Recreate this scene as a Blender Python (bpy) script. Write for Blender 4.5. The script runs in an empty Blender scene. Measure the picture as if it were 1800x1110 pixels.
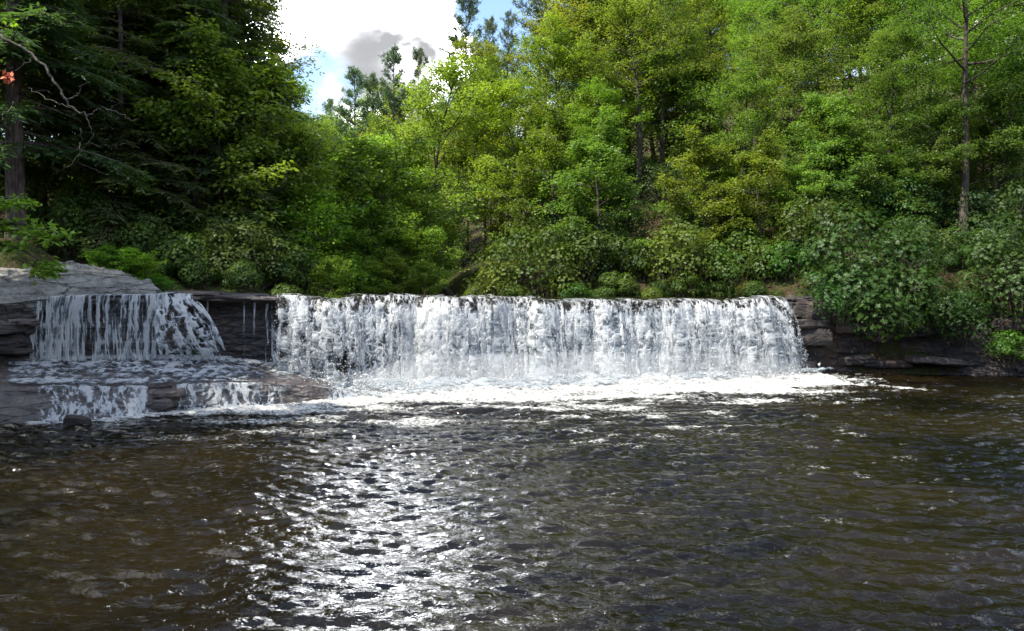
import bpy, math, random
import numpy as np
from mathutils import Vector

# ------------------------------------------------------------------ camera, sky, sun, exposure
sc = bpy.context.scene
COL = sc.collection
F, CX, HZ, CZ = 1300.0, 900.0, 505.0, 3.92          # focal length, centre, horizon (photo pixels), eye height
cam_d = bpy.data.cameras.new('camera'); cam = bpy.data.objects.new('camera', cam_d); COL.objects.link(cam)
cam_d.sensor_width = 36; cam_d.lens = 36*F/1800; cam_d.shift_y = -(555-HZ)/1800
cam_d.clip_start = 0.1; cam_d.clip_end = 3000
cam.location = (0, 0, CZ); cam.rotation_euler = (math.radians(90), 0, 0)
sc.camera = cam

SUN_AZ, SUN_EL = math.radians(-122), math.radians(54)   # azimuth from +Y towards +X
sun_dir = Vector((math.sin(SUN_AZ)*math.cos(SUN_EL), math.cos(SUN_AZ)*math.cos(SUN_EL), math.sin(SUN_EL)))
sl = bpy.data.lights.new('sun', 'SUN'); so = bpy.data.objects.new('sun', sl); COL.objects.link(so)
sl.energy = 4.8; sl.angle = math.radians(0.6); sl.color = (1.0, .93, .80)
so.rotation_euler = sun_dir.to_track_quat('Z', 'Y').to_euler(); so.location = (-30, 10, 40)

sc.view_settings.view_transform = 'Standard'; sc.view_settings.look = 'None'
sc.view_settings.gamma = 1; sc.view_settings.exposure = 1.35
sc.cycles.use_denoising = True
sc.cycles.max_bounces = 8; sc.cycles.volume_bounces = 3; sc.cycles.diffuse_bounces = 4; sc.cycles.glossy_bounces = 3
sc.cycles.transmission_bounces = 4; sc.cycles.transparent_max_bounces = 16
sc.cycles.sample_clamp_indirect = 6; sc.cycles.caustics_reflective = False; sc.cycles.caustics_refractive = False

class NT:
    """small node-tree helper"""
    def __init__(s, nt): s.nt = nt; nt.nodes.clear()
    def n(s, typ, ins=None, **kw):
        nd = s.nt.nodes.new(typ)
        for k, v in kw.items(): setattr(nd, k, v)
        for k, v in (ins or {}).items(): s.set(nd.inputs[k], v)
        return nd
    def set(s, sock, v):
        if isinstance(v, bpy.types.NodeSocket): s.nt.links.new(v, sock)
        elif isinstance(v, bpy.types.Node): s.nt.links.new(v.outputs[0], sock)
        else: sock.default_value = v
    def math(s, op, a, b=0.0, c=0.0, clamp=False):
        nd = s.n('ShaderNodeMath', operation=op, use_clamp=clamp)
        s.set(nd.inputs[0], a); s.set(nd.inputs[1], b); s.set(nd.inputs[2], c); return nd.outputs[0]
    def ramp(s, v, lo, hi, a=0.0, b=1.0):
        nd = s.n('ShaderNodeMapRange', interpolation_type='SMOOTHSTEP')
        s.set(nd.inputs[0], v)
        for i, x in enumerate((lo, hi, a, b)): s.set(nd.inputs[i+1], x)
        return nd.outputs[0]
    def mix(s, f, a, b):
        nd = s.n('ShaderNodeMix', data_type='RGBA')
        s.set(nd.inputs['Factor'], f); s.set(nd.inputs[6], a); s.set(nd.inputs[7], b); return nd.outputs[2]
    def mixsh(s, f, a, b):
        nd = s.n('ShaderNodeMixShader'); s.set(nd.inputs[0], f)
        s.nt.links.new(a.outputs[0], nd.inputs[1]); s.nt.links.new(b.outputs[0], nd.inputs[2]); return nd
    def noise(s, vec, scale, detail=4, rough=.5, dist=0.0):
        nd = s.n('ShaderNodeTexNoise', {'Scale': scale, 'Detail': detail, 'Roughness': rough, 'Distortion': dist})
        if vec is not None: s.set(nd.inputs['Vector'], vec)
        return nd.outputs['Fac']

def rgb(r, g, b): return (r, g, b, 1)
def pixdir(px, py):
    v = Vector(((px-CX)/F, 1, (HZ-py)/F)); return v.normalized()

world = bpy.data.worlds.new('World'); sc.world = world; world.use_nodes = True
w = NT(world.node_tree)
sky = w.n('ShaderNodeTexSky', sky_type='NISHITA', sun_disc=False)
sky.sun_elevation = SUN_EL; sky.sun_rotation = SUN_AZ; sky.air_density = 1.0; sky.dust_density = 0.6; sky.ozone_density = 1.5
tc = w.n('ShaderNodeTexCoord').outputs['Generated']
sep = w.n('ShaderNodeSeparateXYZ', {0: tc})
zz = w.math('ADD', w.math('MAXIMUM', sep.outputs[2], 0.0), 0.22)
pv = w.n('ShaderNodeCombineXYZ', {0: w.math('DIVIDE', sep.outputs[0], zz), 1: w.math('DIVIDE', sep.outputs[1], zz), 2: 0.0}).outputs[0]
cov = w.noise(pv, 1.35, 7, .55, .25)                      # broken cumulus all over the sky
def skyblob(px, py, deg):                                 # a cloud (or a gap) standing in one direction
    d = w.n('ShaderNodeVectorMath', operation='DOT_PRODUCT')
    w.set(d.inputs[0], tc); d.inputs[1].default_value = pixdir(px, py)
    return w.ramp(d.outputs['Value'], math.cos(math.radians(deg)), 1.0)
acc = w.math('MULTIPLY_ADD', w.math('SUBTRACT', cov, .5), 2.2, .47)
for px, py, deg, k in ((610, -20, 12, .40), (720, 40, 5.0, .16), (800, 92, 3.0, .20), (560, 205, 3.4, .26), (690, 130, 7, .16),
                       (885, 0, 6.5, -.20), (570, 165, 4.6, -.50)):
    acc = w.math('MULTIPLY_ADD', skyblob(px, py, deg), k, acc)
cmask = w.math('POWER', w.ramp(acc, .36, .70), 2.2)
thick = w.noise(w.n('ShaderNodeVectorMath', {0: pv, 1: (3.1, 1.7, 0)}, operation='ADD').outputs[0], 2.2, 6, .55, .4)
under_ = w.math('ADD', skyblob(600, 112, 4.4), skyblob(690, 105, 4.6))     # grey underside of the big cloud
dark = w.math('ADD', w.math('MULTIPLY', w.ramp(thick, .50, .72), .8), w.ramp(w.math('MULTIPLY_ADD', w.math('SUBTRACT', thick, .5), 2.6, under_), -.1, 1.75), clamp=True)
glow = skyblob(640, -150, 19)                                 # extra brightness added over the valley cloud to whiten its reflection in the pool
core = w.ramp(acc, .52, .95)
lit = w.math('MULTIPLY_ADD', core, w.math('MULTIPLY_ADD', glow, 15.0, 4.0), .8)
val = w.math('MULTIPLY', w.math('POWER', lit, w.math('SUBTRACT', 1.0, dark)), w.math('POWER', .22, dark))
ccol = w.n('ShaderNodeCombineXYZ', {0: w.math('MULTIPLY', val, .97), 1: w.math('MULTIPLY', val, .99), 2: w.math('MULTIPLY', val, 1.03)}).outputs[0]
skys = w.n('ShaderNodeVectorMath', operation='SCALE'); w.set(skys.inputs[0], sky.outputs[0]); skys.inputs['Scale'].default_value = 0.14
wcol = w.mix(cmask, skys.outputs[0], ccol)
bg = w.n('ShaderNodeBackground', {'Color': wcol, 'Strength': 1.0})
wo = w.n('ShaderNodeOutputWorld'); w.nt.links.new(bg.outputs[0], wo.inputs[0])

# ------------------------------------------------------------------ numeric helpers
rng = np.random.default_rng(7)
def _hash(i, j, k, seed):
    h = (i.astype(np.int64)*374761393 + j.astype(np.int64)*668265263 + k.astype(np.int64)*2147483647 + seed*974634777) & 0xFFFFFFFF
    h = ((h ^ (h >> 13))*1274126177) & 0xFFFFFFFF
    h = ((h ^ (h >> 16))*2246822519) & 0xFFFFFFFF
    return ((h ^ (h >> 15)) & 0xFFFFFF)/float(0xFFFFFF)
def vn(x, y, z=None, seed=0):
    """value noise 0..1"""
    x = np.asarray(x, float); y = np.asarray(y, float); z = np.zeros_like(x) if z is None else np.asarray(z, float)
    x, y, z = np.broadcast_arrays(x, y, z)
    i, j, k = np.floor(x), np.floor(y), np.floor(z)
    fx, fy, fz = x-i, y-j, z-k
    fx, fy, fz = (f*f*f*(f*(f*6-15)+10) for f in (fx, fy, fz))
    o = 0
    for a in (0, 1):
        for b in (0, 1):
            wxy = (fx if a else 1-fx)*(fy if b else 1-fy)
            if np.any(z):
                for c in (0, 1): o = o + wxy*(fz if c else 1-fz)*_hash(i+a, j+b, k+c, seed)
            else: o = o + wxy*_hash(i+a, j+b, k, seed)
    return o
def fbm(x, y, z=None, seed=0, oct=4, gain=.5):
    o, a, t = 0, 1.0, 0.0
    for q in range(oct):
        s = 2.03**q
        o = o + a*vn(np.asarray(x)*s, np.asarray(y)*s, None if z is None else np.asarray(z)*s, seed+q*17); t += a; a *= gain
    return o/t
def sstep(a, b, x):
    t = np.clip((x-a)/(b-a), 0, 1); return t*t*(3-2*t)

def mesh(name, V, Fq, mat=None, smooth=True, attrs=None):
    """V (n,3), Fq (m,3|4) -> mesh data"""
    me = bpy.data.meshes.new(name)
    V = np.ascontiguousarray(V, dtype=np.float32); Fq = np.ascontiguousarray(Fq, dtype=np.int32)
    k = Fq.shape[1]
    me.vertices.add(len(V)); me.vertices.foreach_set('co', V.ravel())
    me.loops.add(Fq.size); me.loops.foreach_set('vertex_index', Fq.ravel())
    me.polygons.add(len(Fq)); me.polygons.foreach_set('loop_start', np.arange(0, Fq.size, k, dtype=np.int32))
    me.polygons.foreach_set('loop_total', np.full(len(Fq), k, dtype=np.int32))
    me.polygons.foreach_set('use_smooth', np.full(len(Fq), smooth, dtype=bool))
    for an, av in (attrs or {}).items():
        at = me.attributes.new(an, 'FLOAT', 'POINT'); at.data.foreach_set('value', np.ascontiguousarray(av, dtype=np.float32))
    me.update(calc_edges=True)
    if mat: me.materials.append(mat)
    return me
def obj(name, me, parent=None, loc=(0, 0, 0)):
    o = bpy.data.objects.new(name, me); COL.objects.link(o); o.location = loc
    if parent: o.parent = parent
    return o
def tag(o, label=None, cat=None, group=None, kind=None):
    for k, v in (('label', label), ('category', cat), ('group', group), ('kind', kind)):
        if v: o[k] = v
    return o
def empty(name, loc, label, cat, group=None):
    o = bpy.data.objects.new(name, None); COL.objects.link(o); o.location = loc; o.empty_display_size = .2
    return tag(o, label, cat, group)
def gridfaces(nr, nc):
    a = np.arange(nr*nc).reshape(nr, nc)
    return np.stack([a[:-1, :-1], a[:-1, 1:], a[1:, 1:], a[1:, :-1]], -1).reshape(-1, 4)
def compact(V, Fq, attrs):
    used = np.zeros(len(V), bool); used[Fq.ravel()] = True
    idx = np.cumsum(used)-1
    return V[used], idx[Fq], {k: v[used] for k, v in attrs.items()}
def normals(P):
    du = np.gradient(P, axis=1); dv = np.gradient(P, axis=0)
    n = np.cross(dv, du); n /= np.linalg.norm(n, axis=-1, keepdims=True)+1e-9
    return n
def W(px, Y, z): return np.array([(px-CX)/F*Y, Y, z])
def zat(py, Y): return CZ-(py-HZ)/F*Y
def interp_rows(rows, n, key=None):
    """rows: list of list of (px,Y,z). All resampled to the same n px columns"""
    out = []
    for r in rows:
        r = np.array(r, float); px = key
        Y = np.interp(px, r[:, 0], r[:, 1]); z = np.interp(px, r[:, 0], r[:, 2])
        out.append(np.stack([(px-CX)/F*Y, Y, z], -1))
    return out
def loft(rows, subs):
    P = []
    for a, b, k in zip(rows[:-1], rows[1:], subs):
        t = np.linspace(0, 1, k, endpoint=False)[:, None, None]; P.append(a[None]*(1-t)+b[None]*t)
    P.append(rows[-1][None]); return np.concatenate(P, 0)

# ------------------------------------------------------------------ materials
def material(name, fn):
    m = bpy.data.materials.new(name); m.use_nodes = True; t = NT(m.node_tree)
    sh = fn(t); out = t.n('ShaderNodeOutputMaterial'); t.nt.links.new(sh.outputs[0], out.inputs[0]); return m

def leaf_mat(name, lo, hi, trans, gloss, rough=.38):
    def f(t):
        tint = t.n('ShaderNodeAttribute', attribute_name='tint').outputs['Fac']
        oc = t.n('ShaderNodeObjectInfo').outputs['Color']
        base = t.mix(tint, rgb(*lo), rgb(*hi))
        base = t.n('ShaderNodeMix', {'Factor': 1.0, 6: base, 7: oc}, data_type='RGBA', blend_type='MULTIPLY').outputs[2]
        tr = t.n('ShaderNodeMix', {'Factor': 1.0, 6: base, 7: rgb(1.32, 1.42, .55)}, data_type='RGBA', blend_type='MULTIPLY').outputs[2]
        d = t.n('ShaderNodeBsdfDiffuse', {'Color': base}); tl = t.n('ShaderNodeBsdfTranslucent', {'Color': tr})
        g = t.n('ShaderNodeBsdfGlossy', {'Color': rgb(.9, .95, 1.0), 'Roughness': rough})
        return t.mixsh(gloss, t.mixsh(trans, d, tl), g)
    return material(name, f)
M_leaf = leaf_mat('broad_leaves', (.066, .112, .022), (.200, .250, .052), .50, .018, .5)
M_rhodo = leaf_mat('rhododendron_leaves', (.028, .058, .012), (.092, .130, .022), .30, .012, .42)
M_needle = leaf_mat('hemlock_needles', (.056, .092, .034), (.135, .180, .058), .50, .012, .5)
M_pine = leaf_mat('pine_needles', (.045, .075, .030), (.095, .125, .050), .30, .03, .45)

def bark_mat(name, a, b, moss=.25):
    def f(t):
        p = t.n('ShaderNodeTexCoord').outputs['Object']
        mp = t.n('ShaderNodeMapping', {'Vector': p, 'Scale': (7, 7, 1.3)}).outputs[0]
        n1 = t.noise(mp, 2.0, 6, .65); n2 = t.noise(p, .9, 3)
        c = t.mix(t.ramp(n1, .35, .68), rgb(*a), rgb(*b))
        c = t.mix(t.math('MULTIPLY', t.ramp(n2, .52, .7), moss), c, rgb(.16, .19, .12))
        bu = t.n('ShaderNodeBump', {'Strength': .8, 'Distance': .05, 'Height': n1}).outputs[0]
        return t.n('ShaderNodeBsdfPrincipled', {'Base Color': c, 'Roughness': .9, 'Normal': bu, 'Specular IOR Level': .2})
    return material(name, f)
M_bark = bark_mat('bark_brown', (.028, .022, .017), (.085, .070, .058))
M_barkh = bark_mat('bark_hemlock', (.045, .034, .033), (.15, .118, .112), .15)
M_dead = bark_mat('dead_wood', (.035, .030, .028), (.105, .095, .085), .2)

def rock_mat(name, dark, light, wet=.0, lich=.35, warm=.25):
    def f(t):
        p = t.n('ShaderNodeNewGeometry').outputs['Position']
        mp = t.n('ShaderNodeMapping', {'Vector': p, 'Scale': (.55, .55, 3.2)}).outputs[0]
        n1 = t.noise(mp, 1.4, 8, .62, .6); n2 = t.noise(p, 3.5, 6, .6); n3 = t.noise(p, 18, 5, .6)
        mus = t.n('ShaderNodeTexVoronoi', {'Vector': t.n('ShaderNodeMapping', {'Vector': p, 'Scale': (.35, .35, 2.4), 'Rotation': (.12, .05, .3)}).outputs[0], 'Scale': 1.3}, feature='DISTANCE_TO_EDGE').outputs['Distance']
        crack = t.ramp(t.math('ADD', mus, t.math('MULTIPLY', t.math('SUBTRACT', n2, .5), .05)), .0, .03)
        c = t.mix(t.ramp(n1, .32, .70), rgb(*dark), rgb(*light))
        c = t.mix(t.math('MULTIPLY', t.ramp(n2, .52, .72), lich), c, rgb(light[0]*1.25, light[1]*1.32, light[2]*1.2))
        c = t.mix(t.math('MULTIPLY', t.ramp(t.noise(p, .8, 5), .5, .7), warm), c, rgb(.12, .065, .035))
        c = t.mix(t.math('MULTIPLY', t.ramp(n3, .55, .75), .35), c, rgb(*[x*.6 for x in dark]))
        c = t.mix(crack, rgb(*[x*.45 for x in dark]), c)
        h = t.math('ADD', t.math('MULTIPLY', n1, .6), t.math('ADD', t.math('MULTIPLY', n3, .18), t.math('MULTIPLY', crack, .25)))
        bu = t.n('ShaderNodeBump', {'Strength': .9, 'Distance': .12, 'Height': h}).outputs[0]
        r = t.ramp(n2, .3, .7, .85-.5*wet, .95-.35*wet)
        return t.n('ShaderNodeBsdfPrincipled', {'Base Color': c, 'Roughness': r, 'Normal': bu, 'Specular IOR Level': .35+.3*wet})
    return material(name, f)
M_rockdry = rock_mat('grey_gneiss', (.075, .072, .070), (.215, .215, .20), 0, .45, .12)
M_rockwet = rock_mat('wet_rock', (.022, .018, .019), (.085, .070, .066), .9, .15, .35)
M_rockcliff = rock_mat('shaded_cliff_rock', (.010, .008, .009), (.040, .033, .031), .3, .10, .35)  # the shade on the cliff is put into this darkened rock colour
M_rockshelf = rock_mat('brown_shelf_rock', (.020, .016, .017), (.085, .070, .066), .9, .2, .25)

def f_ground(t):
    p = t.n('ShaderNodeNewGeometry').outputs['Position']
    n1 = t.noise(p, .5, 6, .6); n2 = t.noise(p, 7, 5, .65)
    c = t.mix(t.ramp(n2, .35, .7), rgb(.028, .020, .012), rgb(.085, .058, .034))
    c = t.mix(t.math('MULTIPLY', t.ramp(n1, .42, .62), .8), c, rgb(.035, .058, .014))
    bu = t.n('ShaderNodeBump', {'Strength': 1.0, 'Distance': .25, 'Height': n2}).outputs[0]
    return t.n('ShaderNodeBsdfPrincipled', {'Base Color': c, 'Roughness': 1.0, 'Normal': bu, 'Specular IOR Level': .1})
M_ground = material('forest_floor', f_ground)

def f_water(t):
    p = t.n('ShaderNodeNewGeometry').outputs['Position']
    foam = t.n('ShaderNodeAttribute', attribute_name='foam').outputs['Fac']
    m1 = t.n('ShaderNodeMapping', {'Vector': p, 'Scale': (1.0, 1.7, 1), 'Rotation': (0, 0, .12)}).outputs[0]
    r1 = t.noise(m1, 4.2, 4, .55, .5); r2 = t.noise(m1, 13, 3, .5, .3)
    bu = t.n('ShaderNodeBump', {'Strength': .85, 'Distance': .034, 'Height': t.math('ADD', r1, t.math('MULTIPLY', r2, .22))}).outputs[0]
    body = t.mix(t.ramp(t.noise(p, .22, 3), .35, .65), rgb(.0024, .0017, .0009), rgb(.0090, .0064, .0025))
    wat = t.n('ShaderNodeBsdfPrincipled', {'Base Color': body, 'Roughness': .03, 'IOR': 1.33, 'Normal': bu})
    fn = t.noise(m1, 9, 6, .7, .8); fn2 = t.noise(m1, 2.2, 4, .6, .8)
    fm = t.ramp(t.math('ADD', foam, t.math('MULTIPLY', t.math('SUBTRACT', t.math('ADD', t.math('MULTIPLY', fn, .7), t.math('MULTIPLY', fn2, .5)), .6), 1.5)), .38, .82)
    fo = t.n('ShaderNodeBsdfDiffuse', {'Color': t.mix(t.ramp(fn, .38, .62), rgb(.17, .17, .16), rgb(.48, .49, .48)), 'Normal': bu})
    return t.mixsh(t.math('MULTIPLY', fm, .92), wat, fo)
M_water = material('brown_river_water', f_water)

def f_white(t):
    p = t.n('ShaderNodeNewGeometry').outputs['Position']
    th = t.n('ShaderNodeAttribute', attribute_name='thick').outputs['Fac']
    n = t.noise(p, 16, 5, .65, .4)
    c = t.mix(t.math('ADD', th, t.math('MULTIPLY', t.math('SUBTRACT', n, .5), .7), clamp=True), rgb(.13, .175, .215), rgb(.52, .54, .56))
    bu = t.n('ShaderNodeBump', {'Strength': .7, 'Distance': .04, 'Height': n}).outputs[0]
    d = t.n('ShaderNodeBsdfDiffuse', {'Color': c, 'Normal': bu}); tl = t.n('ShaderNodeBsdfTranslucent', {'Color': c})
    g = t.n('ShaderNodeBsdfGlossy', {'Color': rgb(1, 1, 1), 'Roughness': .25, 'Normal': bu})
    hole = t.n('ShaderNodeAttribute', attribute_name='hole').outputs['Fac']
    return t.mixsh(hole, t.mixsh(.05, t.mixsh(.30, d, tl), g), t.n('ShaderNodeBsdfTransparent'))
M_white = material('white_water', f_white)

# ------------------------------------------------------------------ the lie of the land
# lip of the falls in plan: photo column -> distance, height
LIP = np.array([(-400, 25.0, 3.55), (60, 25.4, 3.50), (120, 25.5, 3.55), (200, 25.7, 3.58), (280, 26.0, 3.58), (325, 26.5, 3.62), (350, 27.2, 3.66), (430, 27.5, 3.60),
                (500, 27.8, 3.50), (560, 28.3, 3.42), (700, 29.0, 3.38), (1000, 30.3, 3.34), (1250, 31.6, 3.31), (1395, 32.3, 3.30), (1450, 32.6, 3.30), (2300, 33.6, 3.35)])
_p = np.concatenate([LIP[:1, 0], np.arange(-100, 1500, 8.0), LIP[-1:, 0]]); _on = sstep(480, 560, _p)*sstep(1420, 1380, _p)
LIP = np.stack([_p, np.interp(_p, LIP[:, 0], LIP[:, 1])+_on*.9*(fbm(_p*.012, 0*_p, seed=901, oct=4)-.5), np.interp(_p, LIP[:, 0], LIP[:, 2])+_on*.46*(fbm(_p*.014, 0*_p+3, seed=905, oct=4)-.5)], -1)
LX = (LIP[:, 0]-CX)/F*LIP[:, 1]
def lipY(X): return np.interp(X, LX, LIP[:, 1])
POOL = np.array([(-17, 4.5), (-10, 2.5), (12, 2.5), (24, 6), (31, 20), (33, 33), (13, 32.8), (-6, 29), (-14.5, 26), (-16.5, 22), (-17.5, 12)])
CHAN = np.array([(-13, 26), (-6, 28.8), (13, 32.4), (13.2, 35), (11, 36.5), (4, 38.2), (-1, 41), (-4, 50), (-12, 72), (-25, 110), (-35, 110), (-22, 72), (-14, 50), (-11, 40), (-9.6, 33), (-10, 29), (-13.5, 28)])
def polydist(X, Y, poly):
    """signed distance, negative inside"""
    d = np.full(X.shape, 1e9); ins = np.zeros(X.shape, bool)
    for (x0, y0), (x1, y1) in zip(poly, np.roll(poly, -1, 0)):
        ex, ey = x1-x0, y1-y0; t = np.clip(((X-x0)*ex+(Y-y0)*ey)/(ex*ex+ey*ey), 0, 1)
        d = np.minimum(d, np.hypot(X-x0-t*ex, Y-y0-t*ey))
        c = ((y0 > Y) != (y1 > Y)) & (X < (x1-x0)*(Y-y0)/(y1-y0+1e-12)+x0); ins ^= c
    return np.where(ins, -d, d)
def ground_z(X, Y):
    X = np.asarray(X, float); Y = np.asarray(Y, float)
    dp, dc = polydist(X, Y, POOL), polydist(X, Y, CHAN)
    level = 3.35*sstep(.5, 1.6, Y-lipY(X))
    d = np.maximum(np.minimum(dp, dc), 0)
    right = sstep(-6, 10, X+.28*(Y-40))
    slope = .34+.27*right
    hill = 34*(1-np.exp(-slope*d/34))
    z = level+np.where(d > 0, .15+hill, 0)
    z = z+(fbm(X*.22, Y*.22, seed=3)-.5)*2.2*sstep(.5, 6, d)
    z = np.where(d <= 0, level-np.where(Y-lipY(X) > .5, .5, 1.6), z)
    back = sstep(7, 2.5, Y)                                    # bank on which the photographer stands
    zb = -1.6+3.9*sstep(5.2, 1.6, Y)+np.maximum(-Y-3, 0)*.2
    z = np.where(Y < 6, np.where(np.abs(X) < 16, zb, z*(1-back)+np.maximum(zb, z)*back), z)
    far = .42*np.maximum(Y-100, 0); z = z+np.minimum(far, 9)
    steep = sstep(0, 1.2, -16.3-X)*sstep(30, 24, Y)*2.2           # steep left bank of the pool
    return z+np.where((d > 0) & (Y > 3), steep, 0)
gx = np.concatenate([[-600, -400, -250, -170, -120, -90, -70, -58], np.arange(-48, 56, .75), [62, 72, 86, 105, 130, 180, 260, 420, 600]])
gy = np.concatenate([[-300, -180, -100, -60, -35, -22, -14, -9], np.arange(-6, 60, .75), np.arange(61, 130, 3.0), [140, 160, 200, 280, 420, 700]])
GX, GY = np.meshgrid(gx, gy)
GZ = ground_z(GX, GY)
tag(obj('ground', mesh('ground', np.stack([GX, GY, GZ], -1).reshape(-1, 3), gridfaces(len(gy), len(gx))[:, ::-1], M_ground)), 'dark forest floor rising steeply away from the stream', kind='structure')

# ------------------------------------------------------------------ rock
def strata(P, amp, lay=.22, seed=0, rough=.05):
    """push a rock face in and out in courses, with a broken edge"""
    N = normals(P)
    s = P[..., 0]*.96+P[..., 1]*.25; z = P[..., 2]+.10*fbm(s*.5, P[..., 1]*.5, seed=seed+5)
    k = np.floor(z/lay+.35*vn(s*.35, np.zeros_like(s), seed=seed+9)*2)
    c = _hash(k, np.floor(s/1.3+k*.37), np.zeros_like(k), seed)
    c2 = vn(s*.9+k*3.7, k*1.3, seed=seed+2)
    off = amp*(c*.55+c2*.6-.55)+rough*(fbm(s*3, P[..., 1]*3, P[..., 2]*6+.01, seed=seed+21)-.5)*2
    return P+N*off[..., None]
def rockface(name, rows, keys, subs, mat, amp, lay, seed, parent=None, flip=False, rough=.06):
    P = strata(loft(interp_rows(rows, len(keys), keys), subs), amp, lay, seed, rough)
    Fq = gridfaces(P.shape[0], P.shape[1])
    return obj(name, mesh(name, P.reshape(-1, 3), Fq if not flip else Fq[:, ::-1], mat, False), parent)

# apron (middle shelf) and its outer edge and waterline, photo columns -> distance, height
BASE_U = [(-60, 25.2, 1.55), (60, 25.6, 1.40), (280, 26.3, 1.36), (345, 26.9, 1.30), (400, 27.5, 1.22), (500, 28.1, .86), (600, 28.8, .34), (700, 29.2, -.1), (760, 29.4, -.3)]
EDGE = [(-60, 21.9, 1.05), (0, 22.1, .98), (60, 22.4, .91), (260, 23.1, .80), (310, 23.7, .78), (400, 24.3, .74), (480, 24.9, .64), (540, 25.3, .52), (590, 25.9, .30), (640, 26.6, .02), (700, 27.4, -.3), (760, 28, -.4)]
FOOT = [(-60, 20.6, -.25), (0, 20.9, -.2), (60, 21.35, -.15), (240, 22.4, -.12), (262, 22.8, -.1), (310, 23.35, -.2), (400, 23.95, -.2), (480, 24.55, -.2), (570, 25.2, -.2), (640, 26.2, -.3), (760, 27.6, -.6)]
def lip_row(dY=0, dz=0): return [(p, y+dY, z+dz) for p, y, z in LIP]
led = empty('rock_ledge', (0, 28, 0), 'dark wet rock ledge that the river drops over', 'rock ledge')
def kid(o):
    o.parent = led; o.location = (-led.location.x, -led.location.y, -led.location.z); return o
keyL = np.linspace(-60, 760, 520)
und = [(-60, 25.6, 3.2), (60, 25.75, 3.1), (280, 26.2, 3.1), (325, 26.9, 3.1), (350, 28.0, 3.2), (430, 28.4, 3.1), (500, 28.7, 3.0), (600, 29.2, 2.9), (760, 29.9, 2.8)]
undb = [(-60, 25.6, 1.5), (60, 25.7, 1.35), (280, 26.4, 1.3), (350, 28.1, 1.2), (430, 28.4, 1.0), (500, 28.8, .8), (600, 29.3, .2), (760, 29.9, -.5)]
kid(rockface('rock_face', [lip_row(1.6, -.02), lip_row(.15, -.02), lip_row(0, -.12), und, undb], keyL, (14, 6, 12, 46), M_rockwet, .16, .24, 4))
shelfrow = [(p, y+.35 if p > 330 else y, z) for p, y, z in undb]
kid(rockface('rock_shelf', [[(p, y+.5, z-.1) for p, y, z in undb], BASE_U, EDGE, FOOT, [(p, y-.5, -1.6) for p, y, z in FOOT]], keyL, (8, 46, 34, 6), M_rockshelf, .09, .17, 14))
keyR = np.linspace(740, 1460, 420)
kid(rockface('rock_face', [lip_row(2.0, -.06), lip_row(.12, -.06), lip_row(.05, -.3), lip_row(.35, -1.6), lip_row(.3, -4.8)], keyR, (12, 6, 16, 26), M_rockwet, .16, .26, 24))

def slab(name, x, y, z, lx, ly, h, rot, seed, mat, parent, tilt=(0, 0)):
    """an irregular bedded plate with a broken outline and a worn rim"""
    r = np.random.default_rng(seed); n = 16
    a = np.linspace(0, 2*np.pi, n, endpoint=False)+r.uniform(-.12, .12, n)
    e = 1/np.maximum(np.abs(np.cos(a))**5+np.abs(np.sin(a))**5, 1e-6)**.2
    e = e*(1+r.uniform(-.13, .10, n))
    ring = np.stack([np.cos(a)*e*lx/2, np.sin(a)*e*ly/2], -1)
    V = []
    for zz_, k in ((0, .93), (h*.28, 1.0), (h*.75, .985), (h, .90), (h*1.03, .45)):
        V.append(np.concatenate([ring*k*(1+r.uniform(-.03, .03, (n, 1))), np.full((n, 1), zz_)+r.uniform(-.05, .05, (n, 1))*h], 1))
    V.append(np.array([[0, 0, h*1.04]])); V = np.concatenate(V)
    T = []
    for q in range(4):
        for i in range(n):
            A, B, C, D = q*n+i, q*n+(i+1) % n, (q+1)*n+(i+1) % n, (q+1)*n+i; T += [(A, B, C), (A, C, D)]
    T += [(4*n+i, 4*n+(i+1) % n, 5*n) for i in range(n)]
    o = obj(name, mesh(name, V, np.array(T), mat, False), parent)
    p = Vector((0, 0, 0)) if parent is None else parent.location
    o.location = (x-p.x, y-p.y, z-p.z); o.rotation_euler = (tilt[0], tilt[1], rot); return o

# bedded slabs that jut out along the lip
R = random.Random(5)
for i, (px, lx, ly, h, dz, dy) in enumerate(((345, 1.9, 1.7, .14, .0, .5), (385, 2.6, 1.8, .12, -.10, .55), (440, 2.4, 1.7, .15, -.13, .55), (420, 2.0, 1.3, .10, .0, .9), (500, 2.4, 1.5, .12, -.14, .6),
                                         (475, 2.0, 1.2, .10, -.03, 1.0), (560, 2.6, 1.3, .10, -.15, .75), (330, 1.5, 1.5, .11, -.13, .6), (372, 1.7, 1.4, .10, -.23, .42), (630, 2.4, 1.1, .10, -.10, .75), (690, 2.2, 1.0, .09, -.10, .8))):
    Y = np.interp(px, LIP[:, 0], LIP[:, 1])+dy; z = np.interp(px, LIP[:, 0], LIP[:, 2])+dz
    slab('rock_slab', (px-CX)/F*Y, Y, z-.02, lx, ly, h, R.uniform(-.15, .25), 40+i, M_rockshelf if px < 520 else M_rockwet, led, (R.uniform(-.02, .02), .03))
for i, (px, y, lx, ly, h) in enumerate(((285, 706, 1.0, .8, .30), (300, 690, .9, .9, .22))):
    Y = 23.4+(px-285)*.0066 if y > 685 else 25.2
    slab('rock_slab', (px-CX)/F*Y, Y, zat(y, Y)-h*.55, lx, ly, h, R.uniform(-.2, .3), 60+i, M_rockshelf, led, (.04, R.uniform(-.04, .04)))

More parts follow.
